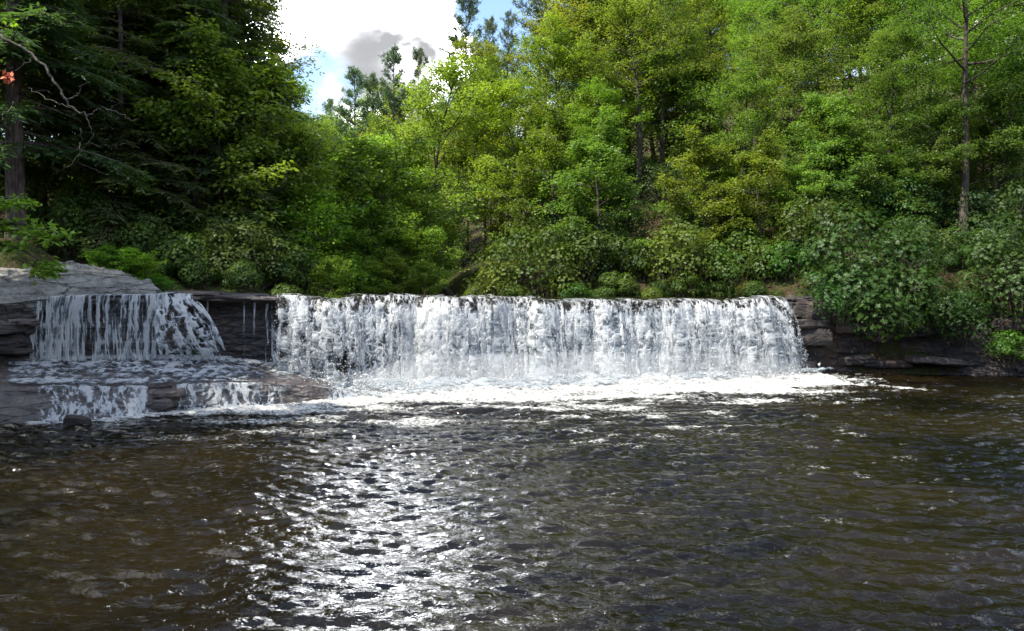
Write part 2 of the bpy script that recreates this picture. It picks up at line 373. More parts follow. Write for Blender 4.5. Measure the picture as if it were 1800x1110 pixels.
# the big pale slab rising on the left bank, with layered beds under it
bank = empty('rock_bank', (-17, 26, 0), 'big pale grey sloping rock on the bank beside the narrow cascade', 'rock')
keyB = np.linspace(-420, 290, 330)
crest = [(-420, 29.5, 6.6), (-120, 28.6, 5.6), (0, 28.0, zat(440, 28)), (60, 27.9, zat(447, 27.9)), (100, 27.8, zat(458, 27.8)), (180, 27.6, zat(470, 27.6)), (265, 27.2, zat(494, 27.2)), (275, 27.1, 3.75), (290, 27.2, 3.3)]
front = [(-420, 23.0, 3.6), (-60, 24.3, 3.3), (0, 24.6, 3.35), (60, 25.2, 3.48), (150, 25.75, 3.62), (280, 26.15, 3.62), (290, 26.3, 3.3)]
midr = [(p, (y+np.interp(p, [c[0] for c in front], [c[1] for c in front]))/2, (z+np.interp(p, [c[0] for c in front], [c[2] for c in front]))/2+.14) for p, y, z in crest]
o = rockface('slab_top', [[(p, y+2.2, z-.5) for p, y, z in crest], crest, midr, front, [(p, y+.25, z-.35) for p, y, z in front]], keyB, (8, 34, 34, 6), M_rockdry, .17, .20, 33, rough=.13)
o.parent = bank; o.location = -bank.location
low = [(-420, 22.2, -1), (-60, 22.6, -1), (0, 23.3, -1), (62, 24.3, -1), (75, 25.0, -1)]
keyC = np.linspace(-420, 75, 200)
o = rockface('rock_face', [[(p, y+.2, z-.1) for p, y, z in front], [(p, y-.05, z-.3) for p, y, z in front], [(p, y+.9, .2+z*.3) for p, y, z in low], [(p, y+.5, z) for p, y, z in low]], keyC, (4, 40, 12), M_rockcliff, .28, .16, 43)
o.parent = bank; o.location = -bank.location
for i in range(34):
    z = .55+2.75*(i % 12)/12; px = R.uniform(-140, 48); fy = np.interp(px, [f[0] for f in front], [f[1] for f in front])
    Y = fy+.15-.9*(1-z/3.4)+.35
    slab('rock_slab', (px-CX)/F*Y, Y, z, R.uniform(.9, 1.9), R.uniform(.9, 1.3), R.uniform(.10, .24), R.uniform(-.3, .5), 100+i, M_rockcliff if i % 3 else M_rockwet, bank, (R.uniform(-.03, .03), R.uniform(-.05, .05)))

# right hand cliff
cliff = empty('rock_cliff', (18, 33, 0), 'dark shaded rock cliff beside the end of the wide fall', 'cliff')
keyD = np.linspace(1385, 2300, 380)
ctop = [(1385, 32.9, 3.28), (1450, 32.9, 3.35), (1560, 33.3, 3.2), (1680, 33.6, 3.0), (1760, 33.6, 2.6), (2300, 33.5, 2.8)]
cmid = [(1385, 32.8, 1.9), (1450, 32.8, 1.8), (1560, 33.5, 1.7), (1680, 33.4, 1.5), (1760, 33.0, 1.3), (2300, 32.4, 1.5)]
cbot = [(1385, 32.7, -.6), (1450, 32.8, -.6), (1560, 33.2, -.6), (1680, 32.6, -.6), (1760, 32.2, -.6), (2300, 31.6, -.6)]
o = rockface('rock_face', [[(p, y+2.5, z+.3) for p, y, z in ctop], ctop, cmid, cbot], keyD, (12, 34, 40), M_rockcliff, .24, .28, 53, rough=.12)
o.parent = cliff; o.location = -cliff.location
for i, (px, py, Y, lx, ly, h) in enumerate(((1422, 560, 32.7, 1.5, 1.5, .74), (1424, 577, 32.65, 1.5, 1.4, .40), (1428, 606, 32.7, 1.55, 1.4, .70), (1410, 530, 33.3, 2.2, 1.8, .12), (1380, 527, 33.4, 2.0, 1.4, .10),
        (1680, 545, 33.6, 1.9, 1.5, .55), (1640, 640, 32.8, 2.6, 1.6, .3), (1560, 645, 33.1, 2.4, 1.3, .3), 
        (1490, 585, 33.2, 1.8, 1.4, .5), (1500, 640, 33.1, 1.7, 1.2, .35), (1620, 590, 33.4, 2.0, 1.4, .4), (1790, 580, 32.9, 2.0, 1.4, .5))):
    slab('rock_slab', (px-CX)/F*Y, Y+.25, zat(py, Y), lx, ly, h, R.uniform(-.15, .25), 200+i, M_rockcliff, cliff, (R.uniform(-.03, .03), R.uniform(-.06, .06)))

o = slab('boulder', W(140, 21.2, 0)[0], 21.0, -.12, .72, .42, .36, .15, 301, M_rockcliff, None, (.02, .22))
tag(o, 'small black rock poking out of the pool below the cascade', 'rock')

# ------------------------------------------------------------------ pool: wave field on a real surface
dx = .072; NW = 1024
kx = 2*np.pi*np.fft.fftfreq(NW, dx); KX, KY = np.meshgrid(kx, kx); K = np.hypot(KX, KY)+1e-6
def waves(lam, width, spread, seed):
    r = np.random.default_rng(seed)
    A = np.exp(-.5*((np.log(K)-np.log(2*np.pi/lam))/width)**2)/K
    A *= (np.abs(KY)/K)**spread+.03
    H = A*np.exp(2j*np.pi*r.random(K.shape)); h = np.fft.ifft2(H).real; s = h.std()
    cx = np.fft.ifft2(H*1j*KX/K).real/s; cy = np.fft.ifft2(H*1j*KY/K).real/s
    return h/s, cx, cy
px0, py0 = -19.0, 3.0
nx, ny = int(47/dx), int(31/dx)
xs = px0+np.arange(nx)*dx; ys = py0+np.arange(ny)*dx
PX, PY = np.meshgrid(xs, ys)
FB = np.array([W(p, y, 0)[:2] for p, y in ((560, 26.6), (640, 27.2), (720, 28.0), (1000, 29.3), (1250, 30.7), (1405, 31.5))])
def linedist(X, Y, L):
    d = np.full(X.shape, 1e9)
    for (x0, y0), (x1, y1) in zip(L[:-1], L[1:]):
        ex, ey = x1-x0, y1-y0; t = np.clip(((X-x0)*ex+(Y-y0)*ey)/(ex*ex+ey*ey), 0, 1)
        d = np.minimum(d, np.hypot(X-x0-t*ex, Y-y0-t*ey))
    return d
dfall = linedist(PX, PY, FB)
near = np.exp(-dfall/5.0)
big, bx_, by_ = waves(2.0, .55, 1.6, 1); med, mx_, my_ = waves(.55, .45, 3.0, 2); sml, sx_, sy_ = waves(.24, .35, 1.8, 3)
g = (slice(0, ny), slice(0, nx))
calm = .55+.75*fbm(PX*.16, PY*.22, seed=77)
a1, a2, a3 = .012*calm+.02*near, (.020*calm+.022*near), (.0115*calm+.013*near)
PZ = a1*big[g]+a2*med[g]+a3*sml[g]
QX = PX-.9*(a1*bx_[g]+a2*mx_[g]+a3*sx_[g]); QY = PY-.9*(a1*by_[g]+a2*my_[g]+a3*sy_[g])
# foam: thick under the falls, trails drifting away, flecks on the rough water to the right
str_ = fbm(PX*.35, PY*1.3, seed=31, oct=5)
foam = 1.15*np.exp(-dfall/1.9)+1.0*np.exp(-(dfall/7.5)**1.3)*(str_*2.1-.5)*sstep(15, 9, PX)
tr = np.array([W(p, y, 0)[:2] for p, y in ((1380, 31.6), (1440, 30.5), (1500, 29.6), (1580, 28.6), (1640, 28.0))])
foam += .60*np.exp(-(linedist(PX, PY, tr)/.40)**2)*(.3+str_)
tr = np.array([W(p, y, 0)[:2] for p, y in ((1380, 32.0), (1450, 32.1))]); foam += .6*np.exp(-(linedist(PX, PY, tr)/.35)**2)
fe = np.array([W(p, y-.12, 0)[:2] for p, y, z in FOOT if p >= 60]); foam += .95*np.exp(-(linedist(PX, PY, fe)/.22)**2)
foam += .30*sstep(.45, .85, fbm(PX*1.1, PY*2.6, seed=91, oct=5))*sstep(-6, 4, PX)*sstep(6, 10, PY)*(.5+fbm(PX*.15, PY*.2, seed=93, oct=2))
foam = np.clip(foam+.05*sstep(.8, 2.2, med[g])*1.5, 0, 1.4)
boil = np.exp(-dfall/1.5)
PZ = PZ+boil*(.10+.28*fbm(PX*1.3, PY*1.6, seed=55, oct=5))*sstep(-9, -4, PX)-.05*boil
keep = ((PY < lipY(PX)+.25)[:-1, :-1]).ravel()
V = np.stack([QX, QY, PZ], -1).reshape(-1, 3); Fq = gridfaces(ny, nx)[:, ::-1][keep]
V, Fq, at = compact(V, Fq, {'foam': foam.ravel()})
tag(obj('pool_water', mesh('pool_water', V, Fq, M_water, True, at)), 'rippled brown pool water below the falls', kind='structure')

# stream above the lip
sx = np.arange(-40, 14, .25); t = np.linspace(0, 1, 90)
SX, TT = np.meshgrid(sx, t)
SY = lipY(SX)+.25+(TT**2)*80
SZ = np.interp(SX, LX, LIP[:, 2])+.06
SZ = SZ*(1-sstep(0, 3, SY-lipY(SX)))+3.46*sstep(0, 3, SY-lipY(SX))+.02*(fbm(SX*1.6, SY*2.5, seed=12)-.5)
kp = (polydist(SX, SY, CHAN) < 2.0) & (SX > -9.2-.12*(SY-28))
kp = (kp[:-1, :-1]).ravel()
V, Fq, at = compact(np.stack([SX, SY, SZ], -1).reshape(-1, 3), gridfaces(len(t), len(sx))[:, ::-1][kp], {'foam': np.clip(.35*np.exp(-((SY-lipY(SX))/.8))+.1, 0, 1).ravel()})
tag(obj('stream_water', mesh('stream_water', V, Fq, M_water, True, at)), 'smooth brown stream sliding towards the lip of the falls', kind='structure')

# ------------------------------------------------------------------ falling water: torn lace of real geometry
def lace(name, P, s, t, cover, seed, fs, ft, amp, mat=M_white, parent=None, warp=.5, fine=.55, soft=.16, thick=None, net=1.0, maxa=.96):
    """P grid, s across / t along the flow in metres, cover 0..1 = share of the sheet that is white water; thin places tear into soft holes"""
    N = normals(P)
    N = np.where((N[..., 1:2] > 0), -N, N)
    wx = warp*(fbm(s*1.8, t*1.8, seed=seed+40, oct=3)-.5); wy = warp*(fbm(s*1.8, t*1.8, seed=seed+44, oct=3)-.5)
    a = fbm(s*fs*.6+wx, t*ft*.6, seed=seed, oct=4)
    def ridge(k, sd): return 1-np.abs(2*vn((s+wx*.5)*fs*k, (t+wy*.5)*ft*k, seed=seed+sd)-1)
    rid = .5*ridge(1.0, 3)+.3*ridge(2.1, 5)+.2*ridge(4.3, 7)*net
    m = a*(1-fine)*1.3+fine*rid
    q = np.argsort(np.argsort(m.ravel())).reshape(m.shape)/m.size                  # equalised
    th = cover-(1-q)
    off = amp*(.25+.75*sstep(.2, 1.1, t-t.min()))*(1.3*(a-.4)+.9*rid+.5*np.clip(th, -.3, .5))
    P2 = P+N*off[..., None]
    hole = 1-maxa*sstep(-soft, soft, th)
    full = hole > .985
    keep = ~(full[:-1, :-1] & full[1:, 1:] & full[1:, :-1] & full[:-1, 1:]).ravel()
    V, Fq, at = compact(P2.reshape(-1, 3), gridfaces(*m.shape)[keep], {'thick': np.clip((.30+1.3*th) if thick is None else thick+.5*(q-.5), 0, 1).ravel(), 'hole': hole.ravel()})
    return obj(name, mesh(name, V, Fq, mat, True, at), parent)
def drops(name, pts, size, seed, parent=None):
    r = np.random.default_rng(seed); n = len(pts)
    T = np.array([(1, 1, 1), (1, -1, -1), (-1, 1, -1), (-1, -1, 1)])/1.7
    sc_ = size*r.lognormal(0, .45, n)
    R3 = np.linalg.qr(r.normal(size=(n, 3, 3)))[0]
    V = pts[:, None, :]+np.einsum('nij,kj->nki', R3, T)*sc_[:, None, None]*np.array([1, 1, 1.5])
    Fq = (np.array([(0, 1, 2), (0, 3, 1), (0, 2, 3), (1, 3, 2)])[None]+4*np.arange(n)[:, None, None]).reshape(-1, 3)
    o = obj(name, mesh(name, V.reshape(-1, 3), Fq, M_white, True, {'thick': np.full(4*n, .9)}), parent); o['kind'] = 'stuff'; return o

def arc(a): return np.concatenate([[0], np.cumsum(np.linalg.norm(np.diff(a, axis=0), axis=1))])
def sheet(pxs, top, bottom, throw, nr, lipback=.7):
    """falling sheet between a lip row and a base row (px,Y,z), thrown forward as it falls"""
    A = interp_rows([top], 0, pxs)[0]; B = interp_rows([bottom], 0, pxs)[0]
    T = np.gradient(A, axis=0); T[:, 2] = 0; T /= np.linalg.norm(T, axis=1, keepdims=True)
    for _ in range(30): T = (np.roll(T, 1, 0)+T+np.roll(T, -1, 0))/3 if False else T
    Nn = np.stack([T[:, 1], -T[:, 0], 0*T[:, 0]], -1)
    nb = max(3, int(nr*.16)); rows = []
    for q in np.linspace(1, 0, nb, endpoint=False): rows.append(A-Nn*lipback*q+np.array([0, 0, .07*q]))
    for f in np.linspace(0, 1, nr):
        d = f; fw = throw*np.sqrt(d)*(1-.12*d)
        rows.append(np.stack([A[:, 0]*(1-.0*f), A[:, 1], A[:, 2]*(1-d)+B[:, 2]*d], -1)+Nn*fw)
    P = np.stack(rows, 0)
    s = np.repeat(arc(A)[None], len(rows), 0); t = np.cumsum(np.concatenate([[np.zeros(P.shape[1])], np.linalg.norm(np.diff(P, axis=0), axis=2)]), 0)
    return P, s, t

# -- the wide main fall
fall = empty('waterfall', (2, 29.5, 0), 'wide white curtain of water pouring into the brown pool', 'waterfall')
def under(o, par):
    o.parent = par; o.location = -par.location; return o
pxs = np.linspace(490, 1378, 1120)
top = lip_row(0, .10); bot = [(488, 28, .9), (560, 28.4, .5), (640, 28.8, .15), (720, 29, -.05), (1392, 32, -.05)]
P, s, t = sheet(pxs, top, bot, .75, 134)
PXg = np.repeat(pxs[None], P.shape[0], 0); tf = np.clip((P[..., 2]-P[-1, :, 2][None])/3.3, 0, 1)   # 1 at the lip
wob = fbm(s*.45, t*.15, seed=301, oct=3)
col = fbm(s*1.3, t*.22, seed=303, oct=3)                                      # bulging columns of falling water
P = P+np.stack([0*s, -(.55*(wob-.45)+.45*(col-.5))*sstep(.1, 1.6, t), 0*s], -1)
cov = np.interp(PXg, [488, 520, 560, 660, 760, 900, 1000, 1150, 1250, 1330, 1392], [.50, .66, .66, .82, .92, .95, .92, .97, .98, .98, .94])
cov = cov+.22*sstep(.72, .95, tf)*sstep(1.02, .9, tf)-.16*sstep(.75, .2, tf)*(PXg < 680)+.10*sstep(.25, .0, tf)+.75*(fbm(s*.7, t*.35, seed=311, oct=3)-.55)
brk = .55+.75*fbm(s*.55, 0*s, seed=351, oct=4)+.25*(PXg > 820)*fbm(s*1.5, 0*s, seed=353, oct=3)       # where the smooth lip breaks into white
cov = cov*sstep(brk-.35, brk+.30, t)+.25*sstep(.1, .6, t)*fbm(s*2.0, t*2.0, seed=355, oct=3)*sstep(900, 600, PXg)
cov = cov-.55*np.exp(-((PXg-660)/75)**2)*np.exp(-((t-.45)/.22)**2)
edge = np.minimum(sstep(488, 512, PXg), sstep(1380, 1356, PXg+22*(fbm(t*1.1, 0*t, seed=388, oct=3)-.5))); cov = np.clip(cov, 0, .99)*(.35+.65*edge)
Pl = P[:41]+np.array([0, .05, -.02]); ripl = .035*(fbm(s[:41]*2.2, t[:41]*.8, seed=361, oct=4)-.5)
Pl = Pl+np.stack([0*ripl, -ripl, ripl], -1)
under(obj('smooth_lip', mesh('smooth_lip', Pl.reshape(-1, 3), gridfaces(41, Pl.shape[1]), M_water, True, {'foam': (.12+.3*sstep(.2, 1.2, t[:41])).ravel()})), fall)
P = P+np.stack([.62*(1-tf)**.8*sstep(1200, 1378, PXg), 0*s, 0*s], -1)
tone = .5+1.0*(fbm(s*4.0, t*.8, seed=371, oct=4)-.5)+.9*(fbm(s*.6, t*.5, seed=373, oct=2)-.5)+.30*tf
under(lace('back_sheet', P[::2, ::2]+np.array([0, .16, 0]), s[::2, ::2], t[::2, ::2], (np.clip(cov*1.05-.12, 0, .9)*sstep(.5, 1.1, t))[::2, ::2], 391, 3.5, 1.0, .05, warp=.5, soft=.3, thick=tone[::2, ::2]-.45), fall)
under(lace('falling_sheet', P, s, t, np.clip(cov-.10, 0, .93), 401, 8.5, 3.0, .035, warp=.6, soft=.36, thick=tone, maxa=.92), fall)
cov2 = np.clip(.30+.7*(fbm(s*.8, t*.4, seed=321, oct=2)-.5)+.15*sstep(900, 1300, PXg)*tf, .03, .6)*edge*sstep(.35, 1.1, t)
under(lace('splash_veil', P+np.array([0, -.13, 0]), s, t, cov2, 431, 9.0, 4.6, .05, warp=.7, soft=.28, thick=np.full(s.shape, .85), maxa=.8), fall)
r = np.random.default_rng(12); n = 9000
ii = r.integers(0, P.shape[1], n); jj = ((.30+.70*r.random(n)**.8)*(P.shape[0]-1)).astype(int)
pts = P[jj, ii]+r.normal(0, .1, (n, 3))+np.array([0, -.22, 0])
under(drops('spray', pts, .012, 3), fall)

# -- spray and churned foam at the foot
n = 9000; q = r.random(n); kk = np.minimum((q*5).astype(int), 4); fr = q*5-kk
b = FB[kk]*(1-fr[:, None])+FB[kk+1]*fr[:, None]
pts = np.concatenate([b+r.normal(0, .45, (n, 2)), np.abs(r.normal(0, .28, (n, 1)))+.02], 1)
o = drops('foam_spray', pts, .018, 5); tag(o, 'white spray thrown up where the wide curtain lands')
pxs = np.linspace(560, 1460, 640); base = interp_rows([[(560, 26.9, 0), (640, 27.7, 0), (720, 28.5, 0), (1000, 29.9, 0), (1250, 31.2, 0), (1405, 32.0, 0), (1460, 32.2, 0)]], 0, pxs)[0]
v = np.linspace(0, 1, 110)[:, None]; wid = np.interp(pxs, [560, 640, 760, 900, 1100, 1300, 1420, 1460], [1.2, 2.4, 3.2, 2.7, 1.9, 1.4, .8, .3])[None]
P = np.stack([np.repeat(base[None, :, 0], 110, 0)+.2*v*wid, base[None, :, 1]-v*wid, 0*v*wid], -1)
s = P[..., 0]; t = P[..., 1]*1.0
lum = fbm(s*1.1, t*1.5, seed=501, oct=5)
P[..., 2] = .05+(.34*lum+.10)*np.exp(-(v*wid/1.0)**2)+.10*lum*(1-v)+.02
cov = np.clip(1.08-1.25*v+.5*(fbm(s*.5, t*.9, seed=505, oct=3)-.5), 0, .99)+0*s
o = lace('churned_foam', P, s, t, cov, 511, 4.0, 6.0, .05, warp=.8, soft=.30, thick=.34+.8*(fbm(s*1.6, t*2.0, seed=515, oct=3)-.5)); tag(o, 'thick churned white foam along the foot of the wide fall', kind='stuff')

fb3 = np.concatenate([np.interp(np.linspace(0, 1, 60), np.linspace(0, 1, len(FB)), FB[:, i])[:, None] for i in (0, 1)], 1)[8:]
ang = np.linspace(0, 2*np.pi, 14, endpoint=False); AA, II = np.meshgrid(ang, np.arange(len(fb3)))
taper = np.sin(np.pi*np.clip((II+.5)/len(fb3), .02, .98))**.35
rz_ = (.75+.7*fbm(II*.25, AA, seed=801))*taper
MV = np.stack([fb3[II, 0]+.25*np.cos(AA)*taper, fb3[II, 1]-.1+1.1*np.cos(AA)*taper, .25+np.sin(AA)*np.where(np.sin(AA) > 0, rz_, .3)], -1)
mi = np.arange(MV.shape[0]*14).reshape(-1, 14); mn = np.roll(mi, -1, 1)
MF = np.stack([mi[:-1], mn[:-1], mn[1:], mi[1:]], -1).reshape(-1, 4)
caps = [(mi[e, 0], mi[e, k], mi[e, k+1], mi[e, k+2]) for e in (0, -1) for k in range(1, 12, 2)]
def f_mist(m):
    m.use_nodes = True; t = NT(m.node_tree); v_ = t.n('ShaderNodeVolumePrincipled', {'Color': rgb(.95, .97, 1), 'Density': .22, 'Anisotropy': .2})
    o_ = t.n('ShaderNodeOutputMaterial'); t.nt.links.new(v_.outputs[0], o_.inputs['Volume']); return m
tag(obj('mist', mesh('mist', MV.reshape(-1, 3), np.concatenate([MF, np.array(caps)]), f_mist(bpy.data.materials.new('mist')))), 'thin white mist hanging where the wide fall lands', kind='stuff')

# -- the narrow left cascade: upper drop, shelf, lower drop
cas = empty('cascade', (-14, 25, 0), 'narrower stepped cascade spilling over layered rock shelves', 'waterfall')
pxs = np.linspace(58, 292, 560); bot = [(p, y, z+.02) for p, y, z in BASE_U]
P, s, t = sheet(pxs, lip_row(0, .05), bot, .22, 110, .5); P[..., 1] -= .08
PXg = np.repeat(pxs[None], P.shape[0], 0)
dens = .20+np.interp(PXg, [58, 66, 80, 85, 88, 110, 150, 158, 162, 172, 195, 200, 208, 222, 228, 245, 275, 285, 292], [.3, .55, .42, .2, .66, .68, .60, .15, .10, .36, .40, .12, .5, .46, .16, .42, .40, .18, .1])
cov = np.clip(dens+.30*(fbm(s*1.5, t*.25, seed=601, oct=2)-.5)+.08*sstep(.5, .2, t), 0, .95)
under(lace('falling_sheet', P, s, t, cov, 611, 12.0, 1.7, .03, warp=.22, soft=.36, maxa=.85), cas)
pxs = np.linspace(278, 340, 150)                                            # thick slanting tongue
A = interp_rows([[(278, 26.1, 3.68), (340, 26.7, 3.66)]], 0, pxs)[0]; B = np.stack([np.interp(pxs, [278, 340], [W(290, 25.9, 0)[0], W(400, 26.4, 0)[0]]), np.interp(pxs, [278, 340], [25.75, 26.5]), np.full(len(pxs), 1.26)], -1)
f = np.linspace(0, 1, 110)[:, None, None]
P = A[None]*(1-f)+B[None]*f; P[..., 1] -= .40*np.sin(np.pi*f[..., 0])*.9; P[..., 0] += .35*np.sin(np.pi*f[..., 0])*np.linspace(0, 1, len(pxs))[None]
P = np.concatenate([(A+np.array([0, .6, .05]))[None]*(1-k)+A[None]*k for k in np.linspace(0, 1, 10)[:-1, None, None]]+[P], 0)
s = np.repeat(arc(A)[None], len(P), 0)*1.6; t = np.repeat(np.linspace(0, 3.2, len(P))[:, None], len(pxs), 1)
cov = np.clip(.74+.35*(fbm(s*1.2, t*.8, seed=621, oct=2)-.5)-.25*sstep(.4, 1.0, t/3.2), 0, .95)
under(lace('falling_tongue', P, s, t, cov, 631, 8.5, 3.6, .05, warp=.8, soft=.22, maxa=.88), cas)
for px, wd in ((366, 3), (430, 2), (448, 3), (470, 5), (482, 8), (489, 7)):                # thin dribbles off the overhang
    pq = np.linspace(px-wd/2, px+wd/2, 9); P, s, t = sheet(pq, lip_row(.25, .02), [(p, y, z+.0) for p, y, z in BASE_U], .18, 90, .3)
    under(lace('trickle', P, s, t, np.full(s.shape, .42), 640+px, 5, .6, .03, warp=.3, soft=.3), cas)
# water over the shelf
pxs = np.linspace(15, 640, 620)
rows = interp_rows([[(p, y-.05, z+.04) for p, y, z in BASE_U], [(p, y, z+.05) for p, y, z in EDGE]], 0, pxs)
f = np.linspace(0, 1, 90)[:, None, None]; P = rows[0][None]*(1-f)+rows[1][None]*f
PXg = np.repeat(pxs[None], 90, 0); s = P[..., 0]*1.0; t = P[..., 1]*1.0; ff = f[..., 0]+0*s
P[..., 2] += .10*fbm(s*1.4, t*1.4, seed=701)*np.exp(-ff*5)+.03
dens = .08+.82*np.exp(-(ff/.10)**2)+np.interp(PXg, [15, 60, 120, 260, 330, 400, 440, 520, 580, 640], [.30, .42, .52, .48, .55, .56, .34, .30, .62, .9])*(1-.25*ff)
dens += .55*np.exp(-((ff-.90)/.07)**2)*sstep(330, 240, PXg)-.42*np.exp(-((PXg-495)/70)**2)*sstep(.45, .75, ff)
cov = np.clip(dens+.6*(fbm(s*.6, t*.6, seed=705, oct=3)-.5), 0, .97)
under(lace('shelf_foam', P, s, t, cov, 711, 7.0, 6.0, .03, warp=.8, soft=.36, maxa=.85), cas)
# lower drop
pxs = np.linspace(62, 640, 620)
rows = interp_rows([[(p, y+.15, z+.04) for p, y, z in EDGE], [(p, y-.10, z+.02) for p, y, z in EDGE], [(p, y-.08, max(z, -.12)+.02) for p, y, z in FOOT]], 0, pxs)
P = np.concatenate([rows[0][None]*(1-k)+rows[1][None]*k for k in np.linspace(0, 1, 12)[:-1, None, None]]+[rows[1][None]*(1-k)+rows[2][None]*k for k in np.linspace(0, 1, 55)[:, None, None]], 0)
PXg = np.repeat(pxs[None], len(P), 0); s = np.repeat(arc(rows[1])[None], len(P), 0); t = np.cumsum(np.concatenate([[np.zeros(P.shape[1])], np.linalg.norm(np.diff(P, axis=0), axis=2)]), 0)
dens = .15+np.interp(PXg, [62, 80, 225, 236, 258, 262, 305, 312, 330, 345, 372, 380, 440, 470, 482, 492, 570, 580, 640], [.2, .36, .40, .85, .85, .05, .05, .5, .2, .45, .22, .5, .55, .45, .3, .06, .06, .6, .9])
cov = np.clip(dens+.35*(fbm(s*1.2, t*.6, seed=721, oct=3)-.5), 0, .96)
for i0, i1 in ((0, 220), (262, 475), (540, 620)):                          # three separate spills over the lower step
    e_ = np.minimum(np.arange(i1-i0), np.arange(i1-i0)[::-1])/12.0
    under(lace('lower_sheet', P[:, i0:i1], s[:, i0:i1], t[:, i0:i1], cov[:, i0:i1]*np.clip(e_, .2, 1)[None], 731+i0, 9.0, 4.4, .025, warp=.8, soft=.38, maxa=.82), cas)

# ------------------------------------------------------------------ vegetation
class TM:
    """collects branch tubes and leaves"""
    def __init__(s): s.V, s.F, s.n = [], [], 0; s.L = []
    def tube(s, pts, rad, k=6):
        pts = np.asarray(pts, float); rad = np.asarray(rad, float)
        T = np.gradient(pts, axis=0); T /= np.linalg.norm(T, axis=1, keepdims=True)+1e-9
        ref = np.array([.31, .17, .93]) if abs(T[0, 2]) < .8 else np.array([.93, .2, .1])
        A = np.cross(T, ref); A /= np.linalg.norm(A, axis=1, keepdims=True)+1e-9; B = np.cross(T, A)
        a = np.linspace(0, 2*np.pi, k, endpoint=False)
        V = pts[:, None]+rad[:, None, None]*(np.cos(a)[None, :, None]*A[:, None]+np.sin(a)[None, :, None]*B[:, None])
        m = len(pts); idx = np.arange(m*k).reshape(m, k); nx_ = np.roll(idx, -1, 1)
        s.F.append(np.stack([idx[:-1], nx_[:-1], nx_[1:], idx[1:]], -1).reshape(-1, 4)+s.n); s.V.append(V.reshape(-1, 3)); s.n += m*k
    def wood(s, name, mat): return mesh(name, np.concatenate(s.V), np.concatenate(s.F), mat)
    def leaves(s, p, d, nrm, l, wdt, tint): s.L.append((p, d, nrm, l, wdt, tint))
    def foliage(s, name, mat):
        p, d, nn, l, wd, ti = (np.concatenate([x[i] for x in s.L]) for i in range(6))
        d = d/(np.linalg.norm(d, axis=1, keepdims=True)+1e-9); sd = np.cross(d, nn); sd /= np.linalg.norm(sd, axis=1, keepdims=True)+1e-9
        l = l[:, None]; wd = wd[:, None]
        V = np.stack([p, p+.45*l*d+wd*sd, p+l*d, p+.45*l*d-wd*sd], 1).reshape(-1, 3)
        return mesh(name, V, np.arange(len(V)).reshape(-1, 4), mat, False, {'tint': np.repeat(ti, 4)})
def curve(p0, d, L, n, r, up=0.0, wob=.15):
    """a wandering branch"""
    p = [np.array(p0, float)]; d = np.array(d, float)
    for i in range(n):
        d = d+r.normal(0, wob, 3)+np.array([0, 0, up/n]); d /= np.linalg.norm(d); p.append(p[-1]+d*L/n)
    return np.array(p), d
def at(P, t):
    x = np.clip(t, 0, .9999)*(len(P)-1); i = int(x); return P[i]*(1-(x-i))+P[i+1]*(x-i)

def clusters(tm, C, r, rad, per, leaf, ratio, flat=.38, droop=.35, hue=.5):
    """leaf sprays: layered, roughly horizontal fans of leaves round each twig end"""
    C = np.asarray(C); n = len(C)*per
    c = np.repeat(C, per, 0); ang = r.random(n)*2*np.pi; rr = np.sqrt(r.random(n))*rad*np.repeat(r.uniform(.6, 1.25, len(C)), per)
    o = np.stack([np.cos(ang)*rr, np.sin(ang)*rr, r.normal(0, flat*rad*.45, n)-.28*rr], -1)
    tilt = np.repeat(r.normal(0, .28, (len(C), 2)), per, 0); o[:, 2] += o[:, 0]*tilt[:, 0]+o[:, 1]*tilt[:, 1]
    d = np.stack([np.cos(ang)+r.normal(0, .6, n), np.sin(ang)+r.normal(0, .6, n), r.normal(-droop, .35, n)], -1)
    nn = np.stack([r.normal(0, .45, n), r.normal(0, .45, n), np.ones(n)], -1)
    ti = np.clip(hue+np.repeat(r.normal(0, .22, len(C)), per)+r.normal(0, .18, n), 0, 1)
    l = leaf*r.uniform(.6, 1.3, n)
    tm.leaves(c+o, d, nn, l, l*ratio, ti)

